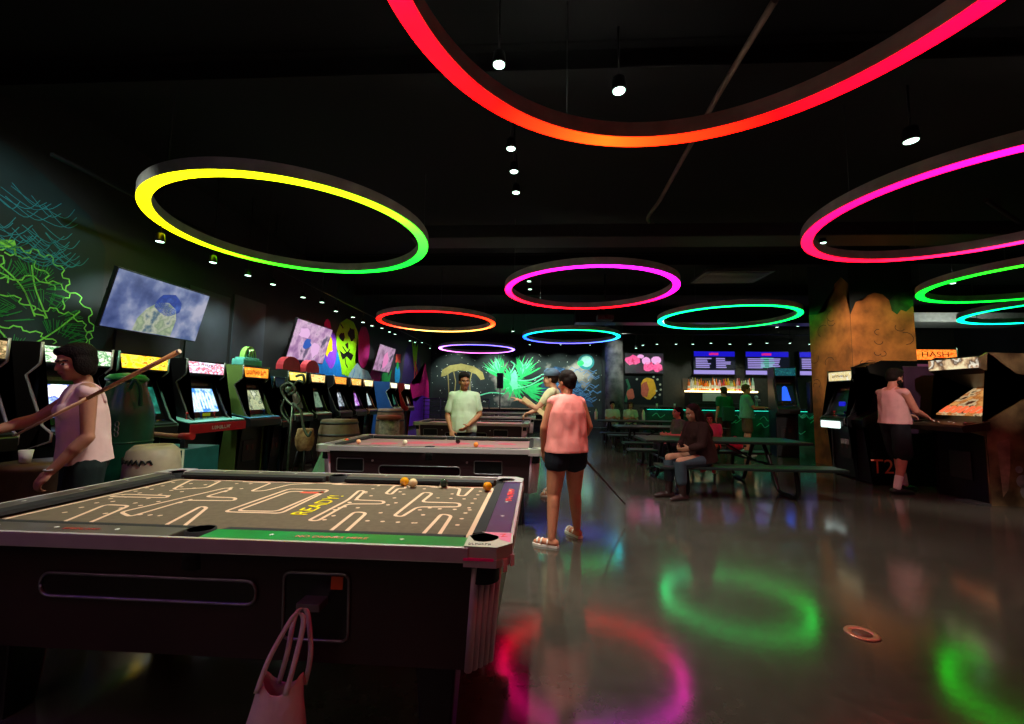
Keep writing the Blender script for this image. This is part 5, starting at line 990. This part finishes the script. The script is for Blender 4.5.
for k in range(3): MB().box((0, 0.45*k-0.45, 0.35+0.25*k), (6.6, 0.4, 0.05), bevel=0.005).obj('tread', m_wd, t); MB().box((0, 0.45*k-0.27, 0.17+0.125*k), (6.5, 0.03, 0.33+0.25*k)).obj('riser', m_dkgrey, t)
t = thing('floor_drain', 'brass ringed round floor cap on the bare floor at right', 'floor cap', at(862, 634, Z=0)+Vector((0, 0, 0))); MB().lathe([(0.05, 0.0), (0.055, 0.008), (0.085, 0.008), (0.09, 0.0)], n=26).obj('ring', mat('copper_ring', '#c88c70', 0.35, metal=0.6), t); MB().lathe([(0.05, 0.0), (0.05, 0.004), (0.001, 0.004)], n=26).obj('cap', mat('rust_cap', '#5c3428', 0.6), t)
# ================================================================== people
m_eyew = mat('eye_white', '#d8d0c4', 0.4); m_iris = mat('eye_dark', '#1a100c', 0.3); m_brow = mat('brow_dark', '#1c120e', 0.8); m_shadow_beard = mat('beard_brown', '#2a1a12', 0.9)
BASE = dict(pelvis=(0, 0, .95), waist=(0, .01, 1.08), chest=(0, 0, 1.27), neck=(0, -.015, 1.43), head=(0, .015, 1.575),
            shL=(-.175, -.01, 1.385), elL=(-.215, -.03, 1.10), wrL=(-.22, .03, .86), shR=(.175, -.01, 1.385), elR=(.215, -.03, 1.10), wrR=(.22, .03, .86),
            hipL=(-.09, 0, .91), knL=(-.095, .02, .50), anL=(-.10, -.03, .085), hipR=(.09, 0, .91), knR=(.095, .02, .50), anR=(.10, -.03, .085))
def skin_mat(name, c, lips):
    return [mat('skin_'+name, c, 0.55, nz=0.06, nscale=12, spec=0.3), m_eyew, m_iris, m_brow, mat('lips_'+name, lips, 0.5)]
def person(label, loc, rz, H=1.7, J=None, skin=('tan', '#b07a5c', '#8c4a40'), fem=False, hyaw=0, hpitch=0, hroll=0, curl=0.6, clothes=(), hair=None, shoes=None, voxel=0.009, fat=1.0, hands=('down', 'down'), toe=(0.15, -0.15), beard=False, legf=1.0, extra=None, shoe_label=None):
    s = H/1.70; j = dict(BASE); j.update(J or {}); j = {k: Vector(v)*s for k, v in j.items()}
    root = thing('person', label, 'person', loc, rz)
    Hm = Matrix.Translation(j['head']) @ Euler((hpitch, hroll, hyaw), 'XYZ').to_matrix().to_4x4() @ Matrix.Scale(s, 4)
    hp = lambda x, y, z: Hm @ Vector((x, y, z))
    up = (j['chest'] - j['pelvis']).normalized(); side = (j['shR'] - j['shL']).normalized(); hipside = (j['hipR'] - j['hipL']).normalized()
    def axes(sd, u): f = u.cross(sd).normalized(); return Matrix((sd, f, u)).transposed() if True else None
    def frame_(sd, u):
        sd = sd.normalized(); f = u.cross(sd).normalized(); sd = f.cross(u).normalized(); return Matrix((sd, f, u)).transposed()
    Rp = frame_(hipside, up); Rc = frame_(side, (j['neck']-j['waist']).normalized())
    def torso(mb, d=0.0, flare=0.0):
        w = fat
        mb.ell(j['pelvis'], ((.158 if fem else .15)*s*w+d, .112*s*w+d, .12*s+d), Rp, 3)
        mb.ell((j['waist']), ((.122 if fem else .135)*s*w+d+flare, .095*s*w+d+flare, .15*s+d), Rp, 3)
        mb.ell(j['chest'], ((.148 if fem else .162)*s*w+d, .108*s*w+d, .175*s+d), Rc, 3)
        mb.ell(j['chest']*0.45+j['neck']*0.55, (.135*s*w+d, .075*s+d, .085*s+d), Rc, 3)
        if fem:
            for q in (-1, 1): mb.ell(j['chest'] + Rc @ Vector((q*.068*s, .072*s, -.01*s)), (.056*s+d, .052*s+d, .055*s+d), None, 2)
        for q in ('L', 'R'): mb.cap(j['neck']*0.6+j['chest']*0.1+j['sh'+q]*0.3, j['sh'+q], (.054*s)+d*.5, (.046*s if fem else .052*s)+d*.4)
    def arm(mb, q, d=0.0, frac=1.0, lower=True):
        a, b, c = j['sh'+q], j['el'+q], j['wr'+q]; 
        if frac <= 1: mb.cap(a, a.lerp(b, frac), (.052 if not fem else .046)*s*fat**.5+d, ((.052-.014*frac) if not fem else (.046-.012*frac))*s*fat**.5+d) if frac > .15 or d == 0 else None
        else:
            mb.cap(a, b, .050*s+d, .040*s+d); mb.cap(b, b.lerp(c, frac-1), .040*s+d, .034*s+d)
    def leg(mb, q, d=0.0, frac=2.0, loose=0.0):
        a, b, c = j['hip'+q], j['kn'+q], j['an'+q]; f1 = min(1, frac)
        mb.cap(a, a.lerp(b, f1), .088*s*legf*fat**.5+d, (.088-.030*f1)*s*legf**.8*fat**.5+d+loose)
        if frac > 1:
            mb.cap(b, b.lerp(c, frac-1), .055*s*fat**.5+d+loose, (.055-.020*(frac-1))*s+d+loose)
    def foot_dir(q):
        a = toe[0] if q == 'L' else toe[1]; return Vector((-math.sin(a), math.cos(a), 0))
    # body
    mb = MB(); torso(mb)
    mb.cap(j['neck'] + Vector((0, 0, -.03*s)), j['head'] + (Hm.to_3x3() @ Vector((0, -.02, -.05))), .056*s*(0.88 if fem else 1), .050*s*(0.88 if fem else 1))
    E3 = Hm.to_3x3().normalized()
    def hell(c, r, sub=3): mb.ell(hp(*c), tuple(v*s for v in r), E3, sub)
    hell((0, -.012, .038), (.073, .092, .082)); hell((0, .018, -.028), (.060, .070, .078)); hell((0, .050, -.078), (.034, .030, .026)); hell((0, .030, -.050), (.050, .052, .045))
    hell((0, .092, -.018), (.011, .018, .018), 2); hell((0, .084, .002), (.008, .014, .022), 2); hell((0, .078, .028), (.048, .014, .010), 2); hell((0, .084, -.050), (.021, .010, .008), 2)
    for q in (-1, 1): hell((q*.075, -.008, -.005), (.009, .020, .031), 2); hell((q*.040, .066, -.022), (.018, .016, .016), 2)
    for q in ('L', 'R'):
        arm(mb, q, 0, 1.0); a, b, c = j['sh'+q], j['el'+q], j['wr'+q]
        mb.cap(b, b.lerp(c, 0.35), .038*s, .040*s); mb.cap(b.lerp(c, 0.3), c, .040*s*(0.92 if fem else 1), .025*s)
        leg(mb, q, 0, 1.0); k, n = j['kn'+q], j['an'+q]; mb.cap(k, k.lerp(n, .35), .056*s*legf**.6, .054*s*legf**.7); mb.cap(k.lerp(n, .35), n, .054*s*legf**.7, .034*s*legf**.4)
        back = Vector((0, -1, 0)) if abs((n-k).normalized().y) < .7 else Vector((0, 0, -1)); mb.ell(k.lerp(n, .3)+back*.014*s, (.050*s*legf**.4, .050*s*legf**.4, .13*s), None, 2) if abs((n-k).normalized().z) > .8 else None
        fd = foot_dir(q); fb = n + Vector((0, 0, -.045*s)); mb.cap(fb - fd*.035*s, fb + fd*.09*s, .036*s, .030*s, sx=1.0); mb.cap(fb + fd*.09*s, fb + fd*.165*s + Vector((0, 0, -.008)), .034*s, .020*s)
    # hands
    for qi, q in enumerate(('L', 'R')):
        b, c = j['el'+q], j['wr'+q]; fd = (c-b).normalized(); mode = hands[qi]; sgn = -1 if q == 'L' else 1
        inn = Vector((-sgn, 0, 0)); inn = (inn - fd*inn.dot(fd)).normalized() if mode == 'down' else None   # palm normal points to the body
        if mode == 'flat': inn = Vector((0, 0, -1)); inn = (inn - fd*inn.dot(fd)).normalized()
        if mode == 'in': inn = Vector((-sgn, 0, 0.1)); inn = (inn - fd*inn.dot(fd)).normalized()
        if mode == 'grip': inn = Vector((-sgn*0.5, 0, -1)); inn = (inn - fd*inn.dot(fd)).normalized()
        wd = fd.cross(inn)*(1 if q == 'R' else -1)     # towards the thumb
        if wd.dot(Vector((0, 1, 0.3))) < 0: wd = -wd
        pc = c + fd*.045*s
        mb.ell(pc, (.040*s, .016*s, .050*s), Matrix((wd, inn, fd)).transposed(), 3)
        cu = 1.25 if mode == 'grip' else curl
        for i, L in enumerate((.070, .078, .072, .056)):
            o = pc + fd*(.040-.004*abs(i-1.2))*s + wd*(.027-.018*i)*s; d0 = fd; p0 = o; r0 = .0092*s
            for seg, fl in enumerate((.45, .32, .26)):
                an = cu*(0.45 + 0.5*seg) + 0.03*i; dd = (fd*math.cos(an) + inn*math.sin(an)).normalized(); p1 = p0 + dd*L*fl*s*1.05; mb.cap(p0, p1, r0, r0*.9, n=8); p0 = p1; r0 *= .92
        tb = pc - fd*.020*s + wd*.026*s; t1 = tb + (wd*.75 + fd*.6 + inn*.35).normalized()*.034*s; t2 = t1 + (wd*.25 + fd*.85 + inn*.5).normalized()*.030*s
        mb.cap(tb, t1, .0125*s, .0105*s, n=8); mb.cap(t1, t2, .0105*s, .008*s, n=8)
    Hi = Hm.inverted()
    def paint(c, n):
        p = Hi @ c
        if p.y < 0.045 or abs(p.z) > .1 or abs(p.x) > .07: return 0
        for q in (-1, 1):
            dx, dz = (p.x-q*.030), (p.z-.006)
            if (dx/.0065)**2 + (dz/.007)**2 < 1: return 2
            if (dx/.015)**2 + (dz/.0075)**2 < 1: return 1 if p.y > .055 else 0
            if abs(dx) < .021 and abs(p.z-.030+.25*abs(dx)) < .0048: return 3
        if abs(p.x) < .023 and abs(p.z+.051) < .0065 and p.y > .07: return 4
        return 0
    sk = skin_mat(*skin); remesh(mb, 'body', sk, root, voxel, 2, paint=paint)
    # clothes: ('shirt', colour, sleeve fraction, hem z, looseness), ('shorts'/'pants', colour, leg fraction, top z)
    for cl in clothes:
        mb = MB()
        if cl[0] in ('shirt', 'tank'):
            kind, col, frac, hem, d = cl[:5]; torso(mb, d, d*0.8)
            if frac > 0:
                for q in ('L', 'R'): arm(mb, q, d*(0.75 if frac <= 1 else .6), frac)
            lo = j['pelvis'] - up*.06*s
            mb.cap(j['chest'], j['pelvis'], (.112*s*fat)+d, (.118*s*fat)+d*1.2, sx=1.34, ax=hipside, n=24)
            mb.cap(j['waist'], lo, (.115*s*fat)+d*1.4, (.125*s*fat)+d*1.6, sx=1.28, ax=hipside, n=24)
            cuts = [((j['pelvis'] + up*(hem*s)), -up)]; nk = j['neck'] + Vector((0, 0, .018*s)); cuts.append((nk + (j['neck']-j['chest']).normalized()*(.008 if kind == 'shirt' else -.03), (j['neck']-j['chest']).normalized() + Vector((0, -.15, 0))))
            for q in ('L', 'R'):
                a, b, c = j['sh'+q], j['el'+q], j['wr'+q]
                if 0 < frac <= 1:
                    e = a.lerp(b, frac)
                    # trim only beyond the sleeve end (outer half space limited to the arm)
            o = remesh(mb, 'shirt' if kind == 'shirt' else 'tank_top', mat('cloth_'+col.strip('#'), col, 0.85, nz=0.06, nscale=9, bump=0.12, bscale=18, spec=0.2), root, max(voxel, .010), 2, cuts, wob=.011)
        elif cl[0] in ('pants', 'shorts'):
            kind, col, frac, loose = cl[:4]
            mb.ell(j['pelvis'], ((.158 if fem else .15)*s*fat+.012, .112*s*fat+.012, .12*s+.012), Rp, 3)
            for q in ('L', 'R'): leg(mb, q, .014, frac, loose)
            cuts = [(j['pelvis'] + up*(.075*s), up)]
            o = remesh(mb, kind, mat('cloth_'+col.strip('#'), col, 0.85, nz=0.08, nscale=9, bump=0.1, bscale=18, spec=0.2), root, max(voxel, .010), 2, cuts, wob=.008)
        elif cl[0] == 'strap':
            kind, col, w_, d = cl; nc = j['neck']
            for q in ('L', 'R'):
                P = [j['chest'] + Rc @ Vector(((-1 if q == 'L' else 1)*x*s, y*s, z*s)) for x, y, z in ((.085, .105, .02), (.085, .085, .09), (.08, .045, .148), (.08, -.01, .166), (.08, -.065, .13), (.085, -.095, .04))]
                mb.tube(smooth_curve(P, 5), w_, 6)
            mb.obj('shoulder_strap', mat('cloth_'+col.strip('#'), col, 0.85, nz=0.06, spec=0.2), root)
    # hair
    if hair:
        style, hc = hair[:2]; mb = MB(); hm = mat('hair_'+hc.strip('#'), hc, 0.75, nz=0.3, nscale=30, bump=0.4, bscale=90, spec=0.15)
        def hh(c, r, sub=3): mb.ell(hp(*c), tuple(v*s for v in r), E3, sub)
        hh((0, -.026, .058), (.086, .094, .078)); hh((0, -.050, .010), (.080, .066, .075))
        for q in (-1, 1): hh((q*.062, -.016, .035), (.020, .045, .045))
        if style in ('short', 'fade'): hh((0, .040, .100), (.072, .044, .032)); hh((0, -.02, .085), (.088, .088, .065)); hh((-.03, .055, .086), (.03, .03, .022), 2); hh((.035, .05, .088), (.03, .03, .022), 2)
        if style == 'bob': [hh((q*.070, -.01, -.012), (.024, .052, .072)) for q in (-1, 1)]; hh((0, -.055, -.03), (.075, .045, .07)); hh((0.02, .05, .085), (.058, .03, .028))
        if style == 'pony': hh((0, -.10, .045), (.040, .040, .042)); mb.cap(hp(0, -.115, .03), hp(0, -.12, -.14), .036*s, .014*s)
        if style == 'bun': hh((0, -.10, .02), (.048, .044, .048)); hh((0, -.06, -.04), (.060, .040, .04))
        if style == 'long':
            for q in (-1, 1): mb.cap(hp(q*.062, -.012, .02), hp(q*.085, -.03, -.20), .030*s, .040*s)
            mb.cap(hp(0, -.055, .0), hp(0, -.11, -.30), .075*s, .095*s, sx=1.5, ax=E3 @ Vector((1, 0, 0))); mb.cap(hp(0, -.11, -.30), hp(0, -.12, -.44), .09*s, .05*s, sx=1.4, ax=E3 @ Vector((1, 0, 0)))
        if beard: pass
        ho = remesh(mb, 'hair', hm, root, max(.008, voxel), 1, wob=.006)
        if beard:
            mb = MB(); hh((0, .052, -.086), (.040, .034, .030)); [hh((q*.050, .022, -.050), (.014, .034, .042)) for q in (-1, 1)]; hh((0, .088, -.040), (.022, .006, .005), 2); remesh(mb, 'beard', hm, root, .008, 1, wob=.004)
        if len(hair) > 2 and hair[2]:
            mb = MB(); mb.ell(hp(0, -.020, .080), (.104*s, .116*s, .084*s), E3, 3); b = mb
            mb.cap(hp(-.03, .095, .055), hp(.03, .095, .055), .050*s, .050*s, sx=.15, ax=E3 @ Vector((0, 0, 1)))
            remesh(mb, 'cap', mat('cap_'+hair[2].strip('#'), hair[2], 0.8, nz=0.1), root, .009, 1, cuts=[(hp(0, 0, .045), E3 @ Vector((0, 0, -1)))])
    # shoes / sandals / socks
    if shoes:
        kind, col = shoes[:2]
        for q in ('L', 'R'):
            n = j['an'+q]; fd = foot_dir(q); sd = Vector((fd.y, -fd.x, 0)); fb = Vector((n.x, n.y, n.z - .052*s)); mb = MB()
            if kind == 'sandal':
                P = [fb + fd*(a*s) + sd*(b*s) for a, b in ((-.075, 0), (-.06, .032), (.02, .030), (.10, .044), (.17, .034), (.195, 0), (.17, -.034), (.10, -.044), (.02, -.030), (-.06, -.032))]
                z0 = n.z - .085*s; lo = [mb.bm.verts.new((p.x, p.y, z0)) for p in P]; hi = [mb.bm.verts.new((p.x, p.y, z0+.02*s)) for p in P]
                for k in range(10): mb._f([lo[k], lo[(k+1) % 10], hi[(k+1) % 10], hi[k]])
                mb._f(lo[::-1]); mb._f(hi); sh = mb.obj('sandal', mat('shoe_'+col.strip('#'), col, 0.6), root)
                for a in (.035, .095, .135):
                    mb = MB(); c0 = fb + fd*(a*s); rw = (.040 if a > .05 else .037)*s; mb.tube([c0 + sd*(math.cos(t)*rw*1.05) + Vector((0, 0, math.sin(t)*rw*.95 - .028*s*0)) for t in [k*PI/8 for k in range(9)]], .007*s, 6); mb.obj('strap', mat('shoe_'+col.strip('#'), col, 0.6), sh)
            else:
                mb.cap(fb - fd*.045*s, fb + fd*.10*s, .046*s, .042*s); mb.cap(fb + fd*.10*s, fb + fd*.185*s + Vector((0, 0, -.010*s)), .043*s, .026*s)
                if kind == 'boot': mb.cap(n + (j['kn'+q]-n)*.40, n, .055*s, .047*s)
                z0 = n.z - .085*s; remesh(mb, 'shoe' if kind != 'boot' else 'boot', mat('shoe_'+col.strip('#'), col, 0.5, nz=0.1), root, .010, 2, cuts=[(Vector((0, 0, z0)), Vector((0, 0, -1)))])
            if len(shoes) > 2:
                mb = MB(); mb.cap(n.lerp(j['kn'+q], .34), n, .049*s, .042*s); remesh(mb, 'sock', mat('sock_'+shoes[2].strip('#'), shoes[2], 0.9), root, .010, 1)
    return root, j, hp

SEAT = dict(pelvis=(0, 0, .10), waist=(0, .02, .24), chest=(0, .03, .43), neck=(0, .02, .59), head=(0, .05, .735), shL=(-.175, .02, .545), shR=(.175, .02, .545), elL=(-.21, .06, .28), elR=(.21, .06, .28), wrL=(-.12, .27, .24), wrR=(.12, .27, .24),
            hipL=(-.09, .02, .08), hipR=(.09, .02, .08), knL=(-.10, .44, .09), knR=(.10, .44, .09), anL=(-.10, .46, -.33), anR=(.10, .46, -.33))
def seat(**k): d = dict(SEAT); d.update(k); return d
# woman in coral shirt, back to the camera
W = person('woman in coral shirt and dark shorts standing with her back to the camera', (0.31, 4.22, 0), 0.35, 1.67, dict(shL=(-.155, 0, 1.375), shR=(.155, 0, 1.375), elL=(-.235, .02, 1.12), wrL=(-.20, .12, .88), elR=(.25, .0, 1.13), wrR=(.22, .17, .93), anL=(-.175, -.05, .085), knL=(-.125, .02, .50), anR=(.19, .16, .085), knR=(.13, .09, .50), head=(0.015, .045, 1.565), neck=(0, .0, 1.43)),
           ('warm', '#c07a5a', '#8c4a40'), True, hyaw=0.35, hpitch=-0.25, clothes=[('shorts', '#181a22', .30, .012), ('shirt', '#fa968c', .10, -.065, .020)], hair=('bun', '#1c100c'), shoes=('sandal', '#e8ddd0'), voxel=.008, fat=1.16, hands=('down', 'grip'), toe=(0.9, 0.2), legf=1.22)
a0, a1 = at(587, 462, Y=4.55), at(625, 504, Y=5.25)
d_ = (a1-a0).normalized(); t = thing('cue_stick', 'dark cue stick held low by the woman in coral, slanting down to the right', 'cue stick', a0); MB().tube([-d_*0.28, (a1-a0)], [0.014, 0.008], 10).obj('shaft', mat('dark_cue_wood', '#3c2018', 0.35, nz=0.2), t); MB().tube([-d_*0.42, -d_*0.28], [0.015, 0.014], 10).obj('butt', m_black, t)
# man in cap behind her
P2 = person('person in cream shirt and grey blue cap reaching left at the second table end', (0.27, 6.28, 0), PI/2-0.15, 1.80, dict(shL=(-.17, .02, 1.385), elL=(-.20, .20, 1.17), wrL=(-.14, .44, 1.27), elR=(.22, .16, 1.18), wrR=(.14, .36, 1.10), head=(0, .05, 1.57), chest=(0, .02, 1.27)),
            ('fair', '#d09878', '#a06050'), False, clothes=[('shorts', '#5c5444', .8, .02), ('shirt', '#e0d8a8', .55, -.04, .022)], hair=('short', '#2c1c14', '#5c7488'), shoes=('sandal', '#d8d0c0'), voxel=.010, hands=('flat', 'grip'), curl=.3)
b0, b1 = at(523, 398, Y=6.15), at(545, 415, Y=6.05)
mb = MB(); q = (b1-b0); mb.box((0, 0, 0), (q.length, 0.018, 0.065), bevel=0.004); o = mb.obj('wooden_board', mat('pale_board', '#e8cc94', 0.6, nz=0.08)); o.location = (b0+b1)/2; o.rotation_euler = q.to_track_quat('X', 'Z').to_euler(); tag(o, 'flat pale wooden board held by the person in the cap', 'board')
# boy in pale green shirt
B = person('boy in pale green t-shirt standing between the second and third pool tables', (-1.07, 6.36, 0), PI+0.15, 1.74, dict(shL=(-.165, -.01, 1.375), shR=(.165, -.01, 1.375), elL=(-.235, .01, 1.10), wrL=(-.06, .21, .95), elR=(.235, -.01, 1.08), wrR=(.17, .14, .87), head=(0, .03, 1.575)),
           ('brown', '#a8704c', '#8c4840'), False, hyaw=0.25, hpitch=-.05, clothes=[('pants', '#2c3038', 1.95, .02), ('shirt', '#c4d8b4', .72, -.10, .020)], hair=('short', '#14100e'), shoes=('shoe', '#e0e0dc'), voxel=.008, hands=('in', 'grip'), fat=1.02)
# woman at far left with a cue
V = person('woman in pale tank top holding a cue at the left end of the nearest table', (-2.94, 2.66, 0), PI/2+0.95, 1.70, dict(chest=(0, .03, 1.27), neck=(0, .03, 1.43), head=(0, .085, 1.565), shL=(-.17, .03, 1.375), elL=(-.21, .02, 1.10), wrL=(-.16, .16, .90), shR=(.17, .03, 1.375), elR=(.20, .22, 1.20), wrR=(.12, .44, 1.12)),
           ('olive', '#a8755c', '#8c4840'), True, hyaw=0.25, hpitch=-.25, clothes=[('pants', '#14201e', 1.95, .02), ('tank', '#d8b4b0', 0, -.02, .013), ('strap', '#d8b4b0', .012, 0)], hair=('bob', '#140c0a'), shoes=('shoe', '#1c1c1c'), voxel=.008, hands=('grip', 'grip'), fat=.98)
M_ = Matrix.Rotation(PI/2+0.95, 4, 'Z'); wl = Vector((-2.94, 2.66, 0)) + (M_ @ V[1]['wrL'])
mb = MB(); mb.tube([wl + Vector((0.028*math.cos(k*PI/8), 0.028*math.sin(k*PI/8), 0.012)) for k in range(16)], 0.004, 6, closed=True); br = mb.obj('bracelet', m_chrome); br.parent = V[0]; br.matrix_parent_inverse = V[0].matrix_basis.inverted()
c0, c1 = at(178, 352, Y=2.42), at(14, 436, Y=2.40); t = thing('cue_stick', 'long light wooden cue stick resting on the shoulder of the woman at left', 'cue stick', c0)
MB().tube([(0, 0, 0), (c1-c0)*0.55], [0.0145, 0.011], 12).obj('butt', mat('honey_cue', '#c08858', 0.35, nz=0.15), t); MB().tube([(c1-c0)*0.55, c1-c0], [0.011, 0.0065], 12).obj('shaft', mat('maple_cue', '#d8b080', 0.35, nz=0.08), t); MB().tube([(c0-c1)*0.012, (0, 0, 0)], [0.013, 0.0145], 12).obj('bumper', mat('pale_bumper', '#d8c4a8', 0.6), t)
# man playing the machine on the right
M1 = person('bearded man in pink tank top and dark shorts playing a machine at right', (5.70, 7.12, 0), -PI/2+0.05, 1.93, dict(shL=(-.19, .0, 1.37), shR=(.19, .0, 1.37), elL=(-.23, .17, 1.15), wrL=(-.14, .34, 1.06), elR=(.23, .10, 1.12), wrR=(.13, .34, 1.04), head=(0, .05, 1.57), knL=(-.11, .12, .50), anL=(-.12, .20, .085), knR=(.11, .0, .5), anR=(.13, -.13, .085)),
            ('rosy', '#b47460', '#8c4840'), False, hpitch=-.2, clothes=[('shorts', '#17181c', .92, .035), ('tank', '#c89490', 0, -.01, .018), ('strap', '#c89490', .016, 0)], hair=('short', '#17100c'), shoes=('shoe', '#0e0e10', '#d8c8c4'), voxel=.010, hands=('grip', 'grip'), beard=True, fat=1.12)
# seated at the picnic tables
sy = 0.462
person('woman with long dark hair sitting on the near bench of the nearest picnic table', (2.42, 6.36, sy), PI/2+0.25, 1.78, seat(chest=(0, .07, .42), neck=(0, .09, .57), head=(0, .14, .70), shL=(-.17, .08, .53), shR=(.17, .08, .53), elL=(-.21, .16, .28), elR=(.21, .16, .28), anL=(-.10, .38, -.36), anR=(.10, .46, -.36), knL=(-.12, .42, .06)),
       ('olive', '#a8755c', '#8c4840'), True, hpitch=-.25, clothes=[('pants', '#3c4650', 1.6, .015), ('shirt', '#2a1210', 1.8, -.04, .03)], hair=('long', '#200c0a'), shoes=('boot', '#2c1412'), voxel=.010, fat=1.08)
person('girl in green top seen in profile on the far bench of the nearest picnic table', (2.73, 8.25, sy), PI/2+0.2, 1.58, seat(wrL=(-.10, .30, .30), wrR=(.10, .30, .30)), ('fair', '#d09c84', '#a06050'), True, hpitch=.05, clothes=[('pants', '#242830', 1.9, .01), ('shirt', '#5c8468', .5, -.04, .018)], hair=('pony', '#140e0c'), shoes=('shoe', '#2a2a2a'), voxel=.012)
person('child in pink shirt with reddish hair sitting right of the girl in green', (3.30, 8.25, sy), PI-0.5, 1.42, seat(head=(0, .13, .71), neck=(0, .08, .58), chest=(0, .06, .42)), ('pink', '#c88478', '#a05050'), True, hpitch=-.35, clothes=[('pants', '#302830', 1.9, .01), ('shirt', '#e07090', .5, -.04, .02)], hair=('bob', '#3c1412'), shoes=('shoe', '#c03048'), voxel=.012)
t = thing('round_bag', 'small pink round bag on the far bench of the nearest picnic table', 'bag', (3.72, 8.2, 0.463)); mb = MB(); mb.ell((0, 0, 0.10), (0.14, 0.09, 0.10), None, 3); mb.obj('pouch', mat('bag_pink', '#e03860', 0.6), t); MB().tube(smooth_curve([(-0.08, 0, 0.17), (0, 0, 0.27), (0.08, 0, 0.17)], 6), 0.008, 6).obj('handle', mat('bag_pink', '#e03860', 0.6), t)
person('man in mint t-shirt and patterned shorts standing near the blue machine', (5.72, 11.9, 0), -PI/2-0.2, 1.83, dict(elR=(.22, .12, 1.13), wrR=(.16, .36, 1.14), elL=(-.22, .10, 1.13), wrL=(-.14, .34, 1.12)), ('fair', '#d09c84', '#a06050'), False, hyaw=-0.1, clothes=[('shorts', '#6a5c44', .8, .03), ('shirt', '#6cc4a4', .6, -.08, .028)], hair=('short', '#6c5434'), shoes=('shoe', '#d0ccc0'), voxel=.013, hands=('flat', 'flat'))
person('person in dark green shirt standing left of the man in mint', (5.50, 12.75, 0), 0.2, 1.78, None, ('fair', '#d09c84', '#a06050'), False, clothes=[('pants', '#48402c', 1.9, .02), ('shirt', '#1c7450', .6, -.08, .028)], hair=('short', '#4c4028'), shoes=('shoe', '#444038'), voxel=.014)
t = thing('shoulder_bag', 'teal shoulder bag on the back of the person in dark green', 'bag', (5.52, 12.57, 1.02)); MB().box((0, -0.04, 0), (0.34, 0.12, 0.42), bevel=0.04).obj('pouch', mat('bag_teal', '#0c5c48', 0.7), t); MB().tube(smooth_curve([(-0.14, -0.02, 0.19), (-0.12, 0.04, 0.40), (0.0, 0.10, 0.47)], 6), 0.012, 6).obj('strap', mat('bag_teal', '#0c5c48', 0.7), t)
for k, (x, lb) in enumerate([(2.52, 'person in white shirt sitting by the bar, left of the pair'), (3.10, 'person in white shirt sitting by the bar, right of the pair')]):
    person(lb, (x, 14.12, sy), PI, 1.68, seat(wrL=(-.06, .25, .34), wrR=(.06, .25, .34)), ('fair', '#d09c84', '#a06050'), bool(k), clothes=[('pants', '#202428', 1.9, .01), ('shirt', '#c8dcd0', .55, -.04, .02)], hair=('short' if not k else 'bob', '#141210' if not k else '#5c3020'), shoes=('shoe', '#2a2a2a'), voxel=.014)
for k, (px, lb) in enumerate([(643.5, 'white bottle standing right of the two seated people in white'), (596, 'white bottle standing left of the two seated people in white')]):
    p = at(px, 412, Y=13.35); t = thing('water_bottle', lb, 'bottle', (p.x, 13.35, 0.758), 0, 'bottles on the farthest picnic table'); MB().lathe([(0.045, 0), (0.05, 0.02), (0.05, 0.22), (0.02, 0.30), (0.02, 0.33)], n=14).obj('body', mat('bottle_white', '#dce8e4', 0.3), t); MB().lathe([(0.024, 0.33), (0.024, 0.37), (0.001, 0.37)], n=12).obj('cap', m_dkgrey, t)
bpy.context.view_layer.update()
